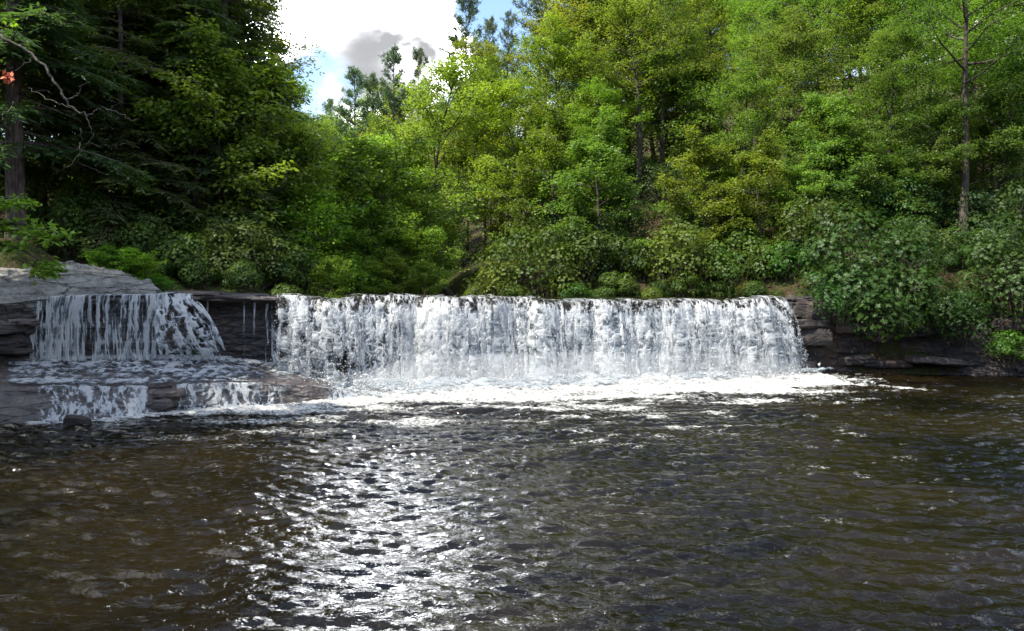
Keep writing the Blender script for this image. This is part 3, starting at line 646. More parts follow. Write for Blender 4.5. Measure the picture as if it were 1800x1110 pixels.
def broadleaf(seed, H, R_, base=.3, limbs=26, per=34, leaf=.17, r0=.2, lean=0.0, spread=.9, cl=.62):
    r = np.random.default_rng(seed); tm = TM()
    T = [np.zeros(3)]; d = np.array([lean, 0, 1.0]); d /= np.linalg.norm(d)
    for i in range(12):
        d = d+r.normal(0, .05, 3)*np.array([1, 1, .3])+np.array([0, 0, .05*bool(lean)]); d /= np.linalg.norm(d); T.append(T[-1]+d*H/12)
    T = np.array(T); T[0] -= d*.5
    tm.tube(T, r0*(1-np.linspace(0, 1, 13)*.9)*np.concatenate([[1.45, 1.08], np.ones(11)]), 8)
    C = []
    for i in range(limbs):
        f = base+(.97-base)*((i+.5)/limbs)**.9; p0 = at(T, f); a = i*2.4+r.uniform(-.5, .5)
        g_ = (f-base)/(1-base); Lb = R_*(.55+.75*np.sin(np.pi*min(1, .18+.80*g_)))*r.uniform(.65, 1.2)*(1-.45*g_**3)
        el = .05+spread*g_+r.normal(0, .12)
        B, dd = curve(p0, (np.cos(a)*np.cos(el), np.sin(a)*np.cos(el), np.sin(el)), Lb, 6, r, .25, .13)
        tm.tube(B, r0*.38*(1-.55*f)*(1-np.linspace(0, .88, 7)), 5)
        for q in range(6):
            t_ = r.uniform(.3, 1); b0 = at(B, t_); sd = dd+r.normal(0, .7, 3); sd[2] = sd[2]*.5+.05
            S, _ = curve(b0, sd/np.linalg.norm(sd), Lb*.38*r.uniform(.6, 1.2), 4, r, .1, .2)
            tm.tube(S, .028*(1-np.linspace(0, .8, 5)), 3)
            for u in (.35, .7, 1.0): C.append(at(S, u)+r.normal(0, .12, 3))
    clusters(tm, C, r, cl, per, leaf, .33)
    return tm.wood('trunk', M_bark), tm.foliage('crown', M_leaf)

def hemlock(seed, H, R_, base=.12, step=.36, r0=.3):
    r = np.random.default_rng(seed); tm = TM()
    z = np.linspace(-.5, H, 14); T = np.stack([r.normal(0, .04, 14).cumsum()*.6, r.normal(0, .04, 14).cumsum()*.6, z], -1)
    tm.tube(T, r0*(1-np.linspace(0, .95, 14))**.9*np.concatenate([[1.3], np.ones(13)]), 8)
    h = base*H; tw_p, tw_d, tw_l, tw_t = [], [], [], []
    while h < H-.3:
        g_ = (h-base*H)/(H-base*H); Lb = R_*(1-g_)**.55*r.uniform(.45, 1.2)+.35
        dead = g_ < .12 and r.random() < .45
        for q in range(r.integers(3, 5)):
            a = r.random()*2*np.pi; el = r.normal(.12-.10*(1-g_), .12)
            B, dd = curve(at(T, (h+.5)/(H+.5)), (np.cos(a)*np.cos(el), np.sin(a)*np.cos(el), np.sin(el)), Lb, 5, r, -.55, .08)
            tm.tube(B, (.018+.012*Lb)*(1-np.linspace(0, .85, 6)), 4)
            if dead: continue
            m = max(4, int(Lb/.17)); tt = np.linspace(.15, 1, m); tone = r.normal(.45, .2)
            for t_ in tt:
                b0 = at(B, t_)
                for sg in (-1, 1):
                    ang = a+sg*r.uniform(.6, 1.25); ll = (.40+.42*Lb*.25)*(1.15-.6*t_)*r.uniform(.6, 1.25)
                    tw_p.append(b0); tw_d.append((np.cos(ang), np.sin(ang), -.30+r.normal(0, .15))); tw_l.append(ll); tw_t.append(tone)
        h += step*r.uniform(.6, 1.3)
    tw_p, tw_d, tw_l, tw_t = map(np.array, (tw_p, tw_d, tw_l, tw_t)); per = 7; n = len(tw_p)*per
    u = np.tile(np.linspace(.08, .95, per), len(tw_p)); c = np.repeat(tw_p, per, 0)+np.repeat(tw_d, per, 0)*(u*np.repeat(tw_l, per))[:, None]
    sg = np.tile(np.where(np.arange(per) % 2, 1., -1.), len(tw_p)); D = np.repeat(tw_d, per, 0); side = np.stack([-D[:, 1], D[:, 0], 0*u], -1)
    d = D+side*(sg*r.uniform(.3, .9, n))[:, None]+r.normal(0, .15, (n, 3))+np.array([0, 0, -.15])
    l = np.repeat(tw_l, per)*r.uniform(.35, .75, n)
    tm.leaves(c, d, np.stack([r.normal(0, .4, n), r.normal(0, .4, n), np.ones(n)], -1), l, l*.095+.010, np.clip(np.repeat(tw_t, per)+r.normal(0, .15, n), 0, 1))
    return tm.wood('trunk', M_barkh), tm.foliage('crown', M_needle)

def pine(seed, H, R_, base=.4, r0=.25, sparse=1.0):
    r = np.random.default_rng(seed); tm = TM()
    z = np.linspace(-.5, H, 12); T = np.stack([r.normal(0, .05, 12).cumsum()*.5, r.normal(0, .05, 12).cumsum()*.5, z], -1)
    tm.tube(T, r0*(1-np.linspace(0, .93, 12)), 7)
    h = base*H; C, Dn = [], []
    while h < H-.2:
        g_ = (h-base*H)/(H-base*H); Lb = R_*((1-g_)**.6)*r.uniform(.5, 1.15)+.4
        for q in range(5):
            a = r.random()*2*np.pi; el = .08+.75*g_+r.normal(0, .1)
            B, dd = curve(at(T, (h+.5)/(H+.5)), (np.cos(a)*np.cos(el), np.sin(a)*np.cos(el), np.sin(el)), Lb, 5, r, .35, .08)
            tm.tube(B, (.02+.012*Lb)*(1-np.linspace(0, .8, 6)), 4)
            for k in range(int((5+Lb*7)*sparse)):
                t_ = r.uniform(.3, 1); e = dd+r.normal(0, .75, 3)*np.array([1, 1, .45]); e /= np.linalg.norm(e); q0 = at(B, t_)+e*r.uniform(0, .55)*(.4+.25*Lb)
                C.append(q0); Dn.append(e+np.array([0, 0, .4]))
        h += .75*r.uniform(.7, 1.3)
    per = 13; C = np.repeat(np.array(C), per, 0); D = np.repeat(np.array(Dn), per, 0); n = len(C)
    d = D+r.normal(0, .8, (n, 3)); l = r.uniform(.16, .34, n)
    tm.leaves(C+r.normal(0, .08, (n, 3)), d, r.normal(size=(n, 3)), l, l*.07+.006, r.random(n))
    return tm.wood('trunk', M_barkh), tm.foliage('crown', M_pine)

def rhodo(seed, wx, wy, h, lumps=11, ros=1500, leaf=.092, hang=0.0, mat=None):
    r = np.random.default_rng(seed); tm = TM(); C, D, tn = [], [], []
    for i in range(lumps):
        a = r.random()*2*np.pi; q = np.sqrt(r.random())*.75; zc = h*r.uniform(.22, .78)*(1-.35*q)
        c = np.array([np.cos(a)*q*wx/2, np.sin(a)*q*wy/2, zc-hang*max(0, -np.sin(a))*q*h*.7]); rad = np.array([wx*.19, wy*.19, h*.17])*r.uniform(.6, 1.4)
        m = ros//lumps; v = r.normal(size=(m, 3)); v[:, 2] += .35; v /= np.linalg.norm(v, axis=1, keepdims=True)
        C.append(c+v*rad*r.uniform(.72, 1.08, (m, 1))); D.append(v*np.array([1, 1, .8])+np.array([0, 0, .25])); tn.append(np.full(m, r.normal(.45, .2)))
        S, _ = curve(np.array([c[0]*.25, c[1]*.25, -.3]), np.array([c[0]*.8, c[1]*.8, max(c[2], .3)+.3])/(np.linalg.norm([c[0]*.8, c[1]*.8, max(c[2], .3)+.3])), np.linalg.norm([c[0]*.8, c[1]*.8, c[2]+.3])*1.02, 6, r, 0, .10)
        tm.tube(S, .05*(1-np.linspace(0, .75, 7)), 5)
        for k in range(4):
            S2, _ = curve(at(S, r.uniform(.5, 1)), r.normal(0, 1, 3)+np.array([0, 0, .5]), rad.mean()*.9, 4, r, .2, .2); tm.tube(S2, .02*(1-np.linspace(0, .7, 5)), 4)
    C, D, tn = np.concatenate(C), np.concatenate(D), np.concatenate(tn)
    per = 8; n = len(C)*per; D /= np.linalg.norm(D, axis=1, keepdims=True)
    t1 = np.cross(D, np.array([.3, .5, .8])); t1 /= np.linalg.norm(t1, axis=1, keepdims=True); t2 = np.cross(D, t1)
    ang = np.tile(np.arange(per)*2*np.pi/per, len(C))+np.repeat(r.random(len(C))*6, per)
    rd = np.repeat(t1, per, 0)*np.cos(ang)[:, None]+np.repeat(t2, per, 0)*np.sin(ang)[:, None]; Dn = np.repeat(D, per, 0)
    d = rd+Dn*r.uniform(-.25, .55, (n, 1))+np.array([0, 0, -.22]); l = leaf*r.uniform(.7, 1.25, n)
    tm.leaves(np.repeat(C, per, 0), d, Dn-rd*.3, l, l*.17, np.clip(np.repeat(tn+r.normal(0, .1, len(C)), per)+r.normal(0, .14, n), 0, 1))
    return tm.wood('stem', M_bark), tm.foliage('foliage', mat or M_rhodo)

BL = [broadleaf(11, 15, 4.0, .20, 27, 44, cl=.74), broadleaf(12, 17, 4.4, .24, 28, 46, cl=.78), broadleaf(13, 12, 3.8, .10, 25, 40, .20, cl=.72), broadleaf(14, 20, 5.0, .30, 32, 48, r0=.28, cl=.85), broadleaf(15, 9, 3.3, .06, 24, 38, .20, .13, spread=.6)]
BLT = broadleaf(19, 20, 4.4, .52, 26, 44, r0=.34, cl=.8)
LEANER = broadleaf(16, 10, 3.2, .35, 24, 34, .19, .2, lean=-1.0)
HM = [hemlock(21, 25, 4.2, .16, r0=.36), hemlock(22, 21, 3.8, .10, r0=.27), hemlock(23, 17, 3.4, .06, r0=.2)]
PN = [pine(31, 22, 3.4, .38), pine(32, 26, 3.8, .5, sparse=.8), pine(33, 16, 2.2, .25, r0=.16, sparse=.25)]
RH = [rhodo(41, 5.0, 4.2, 4.2, 20, 3000), rhodo(42, 4.0, 3.6, 3.0, 16, 2500), rhodo(43, 6.0, 4.6, 5.0, 26, 3900)]
RHH = rhodo(44, 6.6, 4.0, 5.2, 26, 4700, .11, hang=.9)
SHB = [broadleaf(17, 4.2, 1.9, .05, 18, 30, .13, .05, cl=.42, spread=1.0), broadleaf(18, 6.0, 2.3, .10, 20, 30, .14, .07, cl=.46)]

def plant(name, kit, X, Y, label, cat, group=None, s=1.0, rz=None, z=None, tint=(1, 1, 1), ry=0.0, sink=.1, parts=('trunk', 'crown'), sz=None, rnd=random.Random(99)):
    z = float(ground_z(np.array([X]), np.array([Y]))[0])-sink if z is None else z
    o = empty(name, (X, Y, z), label, cat, group)
    o.rotation_euler = (0, ry, rnd.uniform(0, 6.28) if rz is None else rz); o.scale = (s, s, sz or s)
    if parts[0] == 'stem': tint = (tint[0]*rnd.uniform(.8, 1.15), tint[1]*rnd.uniform(.85, 1.05), min(tint[2], .85))
    else:
        v_ = rnd.uniform(1.0, 1.3) if X_(535, Y) < X < X_(800, Y) else rnd.uniform(.62, 1.18); tint = (min(tint[0], 1.18)*rnd.uniform(.82, 1.16)*v_, tint[1]*rnd.uniform(.94, 1.06)*v_, tint[2]*rnd.uniform(.8, 1.3)*v_)  # valley plants get a brighter leaf tint standing in for sunlight
    for pn, me in zip(parts, kit):
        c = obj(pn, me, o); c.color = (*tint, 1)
    return o
def X_(px, Y): return (px-CX)/F*Y
def top_scale(kitH, X, Y, ypx): return (zat(ypx, Y)-float(ground_z(np.array([X]), np.array([Y]))[0]))/kitH
BL.append(BLT); HB = [15, 17, 12, 20, 9, 20]; HH = [25, 21, 17]; HP = [22, 26, 16]
SP = ('stem', 'foliage')

# --- dark hemlocks on the left bank
g = 'hemlocks massed on the left bank'
def hem(px, Y, k, s=1.0, label='hemlock out of view on the left bank, added to shade the slab and cascade', t=(1, 1, 1), grp=g, rz=None):
    X = X_(px, Y); return plant('hemlock_tree', HM[k], X, Y, label, 'tree', grp, s, tint=t, rz=rz)
hem(32, 29.5, 0, 1.05, 'tall hemlock with a thick bare purple-grey trunk behind the pale slab rock', (.9, 1, 1), None)
hem(400, 38, 0, 1.05, 'tall hemlock whose ragged edge stands against the white cloud', (1, 1, 1), None)
for px, Y, k, s in ((-60, 33, 1, 1.1), (112, 37, 1, 1.05), (215, 33, 2, 1.05), (285, 36, 1, 1.0), (345, 35, 2, 1.0), (430, 45, 1, 1.05), (455, 41, 2, .9),
                    (480, 52, 1, .9), (-170, 36, 0, 1.0), (-150, 50, 0, 1.1), (380, 56, 0, 1.0)):
    hem(px, Y, k, s)
for X, Y, k in ((-24, 17, 1), (-20.2, 14.5, 1), (-22.5, 20.5, 1), (-31, 40, 0)):  # unseen trees, placed where they shade the slab rock and the cascade
    plant('hemlock_tree', HM[k], X, Y, 'hemlock out of view on the left bank, added to shade the slab and cascade', 'tree', g, 1.0)
g = 'yellow-green trees glimpsed through the hemlocks'
for px, Y, k, s, t in ((140, 34, 2, .95, (.85, 1.0, .85)), (270, 34.5, 2, 1.0, (.95, 1.05, .8)), (400, 35, 4, 1.1, (.9, 1.0, .8)), (70, 41, 2, 1.1, (1.1, 1.15, .8)), (160, 36, 4, 1.2, (.9, 1.05, .8)), (300, 41, 0, 1.1, (1.1, 1.1, .8)), (225, 39, 1, 1.0, (1.1, 1.1, .8)), (365, 43, 1, 1.0, (1.1, 1.1, .75)), (-30, 38, 0, 1.1, (1.2, 1.2, .8)), (440, 38, 4, 1.2, (1.0, 1.05, .8)), (60, 55, 1, 1.2, (1.1, 1.1, .8)), (150, 58, 0, 1.3, (1.2, 1.1, .8)), (250, 60, 3, 1.1, (1.1, 1.05, .8)), (330, 64, 1, 1.2, (1.15, 1.1, .8)), (440, 62, 0, 1.1, (1.2, 1.1, .7)), (0, 62, 3, 1.2, (1.1, 1.1, .8)), (500, 66, 0, .9, (1.2, 1.1, .7))):
    X = X_(px, Y); plant('broadleaf_tree', BL[k], X, Y, 'sunlit broadleaf tree half hidden behind the dark hemlocks', 'tree', g, s, tint=t)
# understorey of the left bank
g = 'rhododendrons on the left bank'
for px, Y, k, s in ((120, 31, 0, .85), (190, 32, 1, .95), (260, 31, 0, .8), (330, 30.5, 1, .9), (385, 31, 0, .8), (440, 31.5, 0, .85), (490, 32.5, 1, .95), (300, 34, 2, .9), (400, 35, 2, .85), (470, 36, 2, .8), (60, 32, 1, .9), (20, 34, 2, .9), (520, 34, 1, .8), (355, 29.6, 1, .5), (430, 29.8, 1, .55), (505, 30.5, 1, .55)):
    plant('rhododendron', RH[k], X_(px, Y), Y, 'low rhododendron tuft just behind the dry rock lip' if s < .6 else 'shaded rhododendron under the hemlocks above the pale slab rock' if px < 300 else 'shaded rhododendron under the hemlocks behind the dry rock lip', 'shrub', g+(' low' if s < .6 else ' slab' if px < 300 else ' lip'), s, tint=(.9, .95, .9), parts=SP)
for px, Y, k, s, t, lab in ((545, 37, 0, 1.35, (1.3, 1.35, .8), 'bright yellow-green bush hanging over the stream beside the hemlocks'), (500, 40, 1, 1.3, (1.2, 1.25, .8), 'tall lime-green sapling at the edge of the hemlock stand'), (575, 33.5, 0, .55, (1.2, 1.2, .8), 'small lime-green bush at the very edge of the stream lip')):
    plant('leafy_bush', SHB[k], X_(px, Y), Y, lab, 'shrub', None, s, tint=t)
for i, (px, Y, s) in enumerate(((190, 28.6, .30), (225, 28.4, .33), (255, 28.1, .30), (280, 28.0, .26), (165, 28.8, .24))):
    plant('low_shrub', SHB[0], X_(px, Y), Y, 'low vivid green plant growing along the top of the pale slab', 'shrub', 'green plants on the slab rock', s*1.25, z=float(np.interp(px, [c[0] for c in crest], [c[2] for c in crest]))-.35, tint=(.9, 1.35, .7), sz=s*.9)

# --- valley behind the falls
def bro(px, Y, k, ytop, label, group=None, t=(1, 1, 1), wide=1.0, **kw):
    X = X_(px, Y); sz_ = top_scale(HB[k], X, Y, ytop); return plant('broadleaf_tree', BL[k], X, Y, label, 'tree', group, sz_*wide, sz=sz_, tint=t, **kw)
def pin(px, Y, k, ytop, label, group=None, t=(1, 1, 1), wide=1.0):
    X = X_(px, Y); sz_ = top_scale(HP[k], X, Y, ytop); return plant('pine_tree', PN[k], X, Y, label, 'tree', group, sz_*wide, sz=sz_, tint=t)
pin(655, 84, 0, 138, 'pine tip just right of the whorled pine', wide=.8)
pin(862, 76, 0, 38, 'slim pine right of the tallest pine', t=(.9, .95, .9), wide=.75)
pin(737, 80, 0, 92, 'pine tip behind the crown of the round olive tree', t=(.9, .95, .9), wide=.75)
pin(625, 82, 0, 128, 'white pine with whorled branches standing above the round green trees', wide=1.1)
pin(583, 90, 1, 178, 'pale pine crown left of the whorled pine', t=(1.1, 1.1, 1))
pin(692, 72, 0, 92, 'dark pine top rising behind the olive round-crowned tree', t=(.8, .85, .8))
pin(820, 70, 0, -5, 'tallest pine seen whole against the blue sky')
pin(893, 78, 1, 22, 'thin pine top beside the tall trunked pine', wide=.8)
pin(540, 76, 2, 205, 'thin half-dead conifer standing in the valley gap', t=(1.2, 1.1, 1.0))
pin(958, 60, 1, -70, 'tall pine with a long grey trunk and bare snags', wide=1.1)
bro(760, 53, 0, 122, 'round olive-yellow tree with dark forked limbs behind the stream', t=(1.2, 1.08, .7), wide=.95)
bro(630, 62, 2, 225, 'bright lime round tree at the bend of the valley', t=(1.35, 1.25, .8), wide=1.15)
bro(850, 60, 1, 135, 'olive tree in front of the tall pine', t=(1.2, 1.1, .7))
bro(585, 74, 2, 250, 'pale green tree filling the valley gap', t=(1.4, 1.3, 1.0))
bro(555, 68, 2, 300, 'low pale tree at the left foot of the valley gap', t=(1.3, 1.25, .9))
g = 'valley trees upstream'
for px, Y, k, yt, t in ((655, 52, 2, 265, (1.25, 1.2, .7)), (610, 50, 4, 330, (1.35, 1.25, .7)), (700, 48, 4, 300, (1.1, 1.15, .7)), (720, 62, 0, 190, (1.1, 1.1, .75)), (665, 75, 1, 205, (1.1, 1.1, .8)), (790, 66, 3, 150, (1.1, 1.05, .75)), (600, 88, 0, 215, (1.25, 1.2, 1.0)), (640, 100, 1, 190, (1.2, 1.15, 1.0)),
                    (560, 104, 0, 225, (1.2, 1.15, 1.1)), (520, 95, 1, 235, (1.15, 1.1, 1.0)), (700, 90, 3, 175, (1.05, 1.0, .8)), (880, 68, 3, 95, (1.1, 1.05, .7))):
    bro(px, Y, k, yt, 'sunlit yellow-green tree in the valley above the falls', g, t)
X = X_(812, 42.5)
plant('broadleaf_tree', LEANER, X, 42.5, 'maple leaning left over the stream on a dark slanting trunk', 'tree', None, 1.12, rz=0.0, tint=(1.15, 1.25, .65))
g = 'bushes lining the stream behind the lip'
for px, Y, k, s, t in ((610, 42, 0, .8, (1.4, 1.3, .8)), (640, 40, 0, .75, (1.1, 1.2, .7)), (680, 40.5, 1, .8, (1.2, 1.25, .7)), (720, 40, 0, .85, (1.0, 1.15, .65)), (760, 40.5, 1, .6, (1.0, 1.1, .7)), (590, 48, 1, .9, (1.4, 1.3, .9)), (665, 46, 1, 1.0, (1.1, 1.2, .7)), (740, 44, 1, .95, (1.0, 1.1, .7)), (700, 38.6, 0, .5, (1.1, 1.2, .7)), (625, 37.5, 0, .42, (1.3, 1.3, .8)), (660, 38, 0, .45, (1.1, 1.2, .7)), (745, 38.4, 0, .45, (1.0, 1.1, .7))):
    plant('leafy_bush', SHB[k], X_(px, Y), Y, 'bright green bush at the water edge upstream of the lip', 'shrub', g, s, tint=t, z=max(3.2, float(ground_z(np.array([X_(px, Y)]), np.array([Y]))[0])-.1))

# --- rhododendrons along the right bank
g = 'rhododendrons along the stream'
for px, Y, k, s, t, lab in ((870, 39.5, 0, .85, (1.25, 1.12, .8), 'olive-brown rhododendron right of the leaning maple'), (955, 39.2, 2, 1.15, (1.1, 1.25, 1.15), 'largest grey-green rounded rhododendron behind the lip'), (1020, 39.5, 2, .95, (.85, 1.1, .95), None), (1075, 39.5, 0, .8, (.75, 1.0, .8), None),
                      (1180, 38.2, 0, .95, (1.2, 1.22, .85), 'yellowish rhododendron with pale leaf tips near the end of the lip'), (1130, 39, 1, .85, (.8, 1.0, .8), None), (1240, 38, 1, .9, (1.1, 1.2, .8), None), (1300, 37.2, 0, .85, (1.0, 1.12, .8), None), (1350, 36.8, 1, .8, (1.0, 1.3, .8), None), (1395, 36.2, 1, .85, (.85, 1.2, .8), None), (905, 37.8, 1, .55, (1.4, 1.3, .8), None), (1010, 37.6, 1, .6, (.8, 1.3, .8), None), (1060, 37.4, 1, .5, (.8, 1.1, .8), None), (1150, 36.8, 1, .5, (1.3, 1.2, .8), None), (840, 38.5, 1, .55, (1.3, 1.1, .7), None),
                      (1100, 42, 2, .7, (.5, .65, .6), None), (1200, 42, 2, .65, (.5, .65, .6), None), (1290, 41, 2, .65, (.9, 1.0, .8), None), (1400, 40, 2, .65, (.8, .95, .8), None), (1500, 39, 2, .75, (.75, .95, .85), None), (1600, 38.5, 2, .75, (.65, .9, .85), None), (1700, 38, 2, .7, (.6, .8, .85), None), (1790, 37, 2, .9, (.65, .85, .85), None), (1450, 36.5, 0, .95, (1.0, 1.1, .9), None)):  # the two darkest tints carry the shade of the hillside gap
    plant('rhododendron', RH[k], X_(px, Y), Y, lab or ('small rhododendron right at the waterline behind the lip' if s < .7 else 'big dark rhododendron in the second row above the lip shrubs' if k == 2 and Y >= 37 and px > 1090 else 'green rhododendron beside the largest rounded one' if px < 1140 else 'rhododendron between the yellowish one and the dark cliff'), 'shrub', None if lab else g+(' waterline' if s < .7 else ' second row' if k == 2 and Y >= 37 and px > 1090 else ' middle' if px < 1140 else ' far end'), s, tint=t, parts=SP)
for px, Y, z, s, lab in ((1475, 32.9, 2.5, .75, 'dark rhododendron spilling over the cliff edge next to the end of the fall'), (1608, 33.0, 2.2, .8, 'dark rhododendron hanging beside the huge drooping one'), (1690, 33.1, 1.5, .7, 'dark shrub in the shaded notch of the cliff'), (1545, 32.7, 1.7, .6, 'dark rhododendron low on the cliff under the huge drooping one')):
    plant('rhododendron', RH[0], X_(px, Y), Y, lab, 'shrub', None, s, z=z, tint=(.55, .75, .7), parts=SP)  # leaf tint darkened to stand for shade under the overhanging trees
wr = random.Random(44)
for i in range(17):
    px = 1035+i*23+wr.uniform(-8, 8); Y = float(np.interp(px, [1035, 1250, 1420], [38.0, 36.9, 34.9]))+wr.uniform(-.3, .3)
    plant('rhododendron', RH[1], X_(px, Y), Y, 'small rhododendron right at the waterline behind the lip', 'shrub', 'rhododendrons along the stream waterline', wr.choice((.24, .3, .42, .62)), z=3.25, tint=(wr.uniform(.7, 1.15), wr.uniform(.85, 1.1), .75), parts=SP)
plant('rhododendron', RHH, X_(1535, 33.0), 33.0, 'huge rhododendron drooping over the dark cliff towards the water', 'shrub', None, 1.15, rz=0, z=2.5, tint=(.6, .8, .75), parts=SP)  # canopy shade put into the dark leaf tint
plant('rhododendron', RHH, X_(1800, 32.6), 32.6, 'rhododendron hanging down the cliff past the rough-barked trunk', 'shrub', None, 1.0, rz=.2, z=2.7, tint=(.55, .75, .75), parts=SP)  # tint darkened for shade here as well
plant('rhododendron', RH[1], X_(1770, 32.2), 32.2, 'small bright green shrub low on the cliff', 'shrub', None, .62, z=.6, tint=(.9, 1.4, .7), parts=SP)
for px, Y, s in ((1630, 35.6, .7), (1670, 36.3, .65), (1715, 36.2, .7), (1745, 35.4, .8), (1600, 36.2, .8), (1690, 35.2, .5), (1655, 34.8, .45)):
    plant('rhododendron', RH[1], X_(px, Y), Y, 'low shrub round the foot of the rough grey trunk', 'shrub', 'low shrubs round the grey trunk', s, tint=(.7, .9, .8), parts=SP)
g = 'undergrowth on the right hillside'
ur = random.Random(31)
for i in range(46):
    px = ur.uniform(830, 1950); Y = ur.uniform(44, 66)
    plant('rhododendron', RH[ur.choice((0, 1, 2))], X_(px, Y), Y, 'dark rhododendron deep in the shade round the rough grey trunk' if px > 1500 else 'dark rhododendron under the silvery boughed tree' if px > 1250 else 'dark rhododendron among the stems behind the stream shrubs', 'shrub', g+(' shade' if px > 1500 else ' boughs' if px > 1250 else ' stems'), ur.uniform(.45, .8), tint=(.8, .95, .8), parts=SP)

# --- right hillside wood
bro(1120, 50, 5, -20, 'tree with two dark slanting stems on the hillside', t=(1.05, 1.1, .7))
bro(1165, 52, 5, -60, 'tree on a tall pale snagged trunk in the hillside gap', t=(1.0, 1.0, .8), wide=.7)
bro(1300, 42, 1, 120, 'lit tree arching over the dark gap with a curved trunk', t=(1.25, 1.25, .75))
bro(1270, 41, 4, 300, 'bright leafy sapling glowing at the edge of the dark gap', t=(1.4, 1.3, .75), wide=1.1)
bro(1380, 44, 1, 30, 'tree with silvery green layered boughs', t=(1.15, 1.2, .95), wide=1.1)
bro(1460, 39.5, 4, 250, 'layered sapling spreading flat sprays over the drooping rhododendron', t=(.95, 1.15, .85), wide=1.35)
bro(1692, 37, 5, -120, 'big tree with a straight rough grey trunk above the cliff', t=(.95, 1.15, .95), wide=.85)
bro(1560, 41, 1, 60, 'tree with pale fluttering leaves behind the layered sapling', t=(1.05, 1.2, .95), wide=1.1)
g = 'trees on the right hillside'
for px, Y, k, yt, t in ((1000, 52, 1, 60, (1.15, 1.15, .7)), (930, 50, 0, 150, (1.15, 1.2, .65)), (1050, 48, 0, 130, (1.0, 1.1, .7)), (1080, 58, 3, -40, (1.1, 1.1, .7)), (1010, 66, 3, -30, (1.1, 1.05, .7)), (1220, 56, 3, -40, (1.1, 1.1, .8)), (1330, 54, 3, -60, (1.1, 1.15, .9)), (1440, 50, 3, -80, (1.1, 1.2, .9)), (1520, 47, 1, -20, (1.1, 1.2, .95)), (1640, 46, 3, -80, (1.0, 1.15, .9)), (1740, 44, 1, -40, (.95, 1.15, .95)), (1800, 42, 3, -60, (.9, 1.1, .95)), (1620, 39, 2, 190, (.9, 1.1, .9)), (1760, 39, 2, 150, (.8, 1.05, .9)), (1850, 38, 1, 60, (.8, 1.0, .9)),
                    (1500, 58, 3, -90, (1, 1.1, .85)), (1600, 56, 3, -100, (1, 1.1, .85)), (1720, 55, 3, -100, (.95, 1.1, .9)), (1840, 52, 3, -100, (.95, 1.1, .9)), (1150, 64, 1, -60, (1.1, 1.1, .75)), (1260, 66, 3, -80, (1.1, 1.1, .8)), (1390, 64, 3, -100, (1.05, 1.1, .85)), (990, 72, 3, 0, (1.1, 1.05, .7)), (1060, 74, 1, -60, (1.1, 1.05, .75)), (980, 45, 4, 220, (1.1, 1.15, .7)), (1560, 44, 0, 120, (1.0, 1.15, .9)), (1420, 41, 2, 190, (1.15, 1.2, .85)), (1680, 42, 0, 60, (.95, 1.15, .95)), (1400, 56, 1, -60, (1.0, 1.1, .85)), (1450, 62, 3, -90, (1.0, 1.1, .85)), (1720, 40, 4, 215, (.9, 1.1, .9)), (1365, 60, 1, 20, (1.0, 1.1, .8)), (1345, 57, 2, 110, (1.0, 1.1, .8)), (1420, 58, 2, 90, (1.0, 1.1, .8)), (1380, 66, 3, -40, (1.0, 1.1, .8)), (1330, 62, 2, 60, (1.0, 1.1, .8)), (1340, 38.6, 4, 265, (1.15, 1.2, .75)), (1400, 38.4, 4, 290, (1.1, 1.15, .8)), (1500, 38.6, 2, 200, (1.05, 1.15, .85)), (1575, 38.2, 4, 280, (.95, 1.1, .85)), (1640, 38.2, 4, 265, (.9, 1.1, .85)), (1245, 39.8, 4, 255, (1.15, 1.15, .7)), (1450, 40, 2, 150, (1.1, 1.15, .85)), (1060, 40.5, 4, 240, (1.0, 1.1, .75))):
    if px >= 1600: lab, gg = 'cool green tree crowding round the straight rough grey trunk', 'trees round the grey trunk'
    elif px >= 1300 and Y < 52: lab, gg = 'pale green tree beside the tree with silvery layered boughs', 'pale trees by the silvery boughs'
    elif px >= 1300: lab, gg = 'tree high up behind the pale fluttering leaves', 'trees behind the pale leaves'
    elif px >= 1110: lab, gg = 'olive tree round the dark gap with the snagged trunk', 'trees round the dark gap'
    else: lab, gg = 'yellow-green tree on the slope behind the largest rounded rhododendron', 'trees behind the rounded rhododendron'
    bro(px, Y, k, yt, lab, gg, t)

br = random.Random(78)
for i in range(26):
    Y = br.uniform(98, 150); px = br.uniform(560, 980)
    plant('broadleaf_tree', BL[br.choice((0, 1, 3))], X_(px, Y), Y, 'small distant tree on the slope closing the valley', 'tree', 'trees closing the valley', br.uniform(.5, .75), tint=(br.uniform(1.0, 1.3), br.uniform(1.05, 1.25), br.uniform(.8, 1.1)))
for i in range(14):
    Y = br.uniform(50, 64); px = br.uniform(760, 1240)
    plant('leafy_bush', SHB[1], X_(px, Y), Y, 'leafy thicket bush between the stems of the hillside wood', 'shrub', 'thicket bushes between the hillside stems', br.uniform(1.0, 1.5), tint=(br.uniform(.9, 1.2), br.uniform(1.0, 1.15), .7))
br = random.Random(77)
for i in range(34):
    Y = br.uniform(56, 92); px = br.uniform(1010, 2000)
    plant('broadleaf_tree', BL[br.choice((0, 1, 3, 3))], X_(px, Y), Y, 'tree high on the right hillside behind the front rows', 'tree', 'trees high on the right hillside', br.uniform(.9, 1.25), tint=(br.uniform(.95, 1.2), br.uniform(1.0, 1.15), br.uniform(.65, .9)))
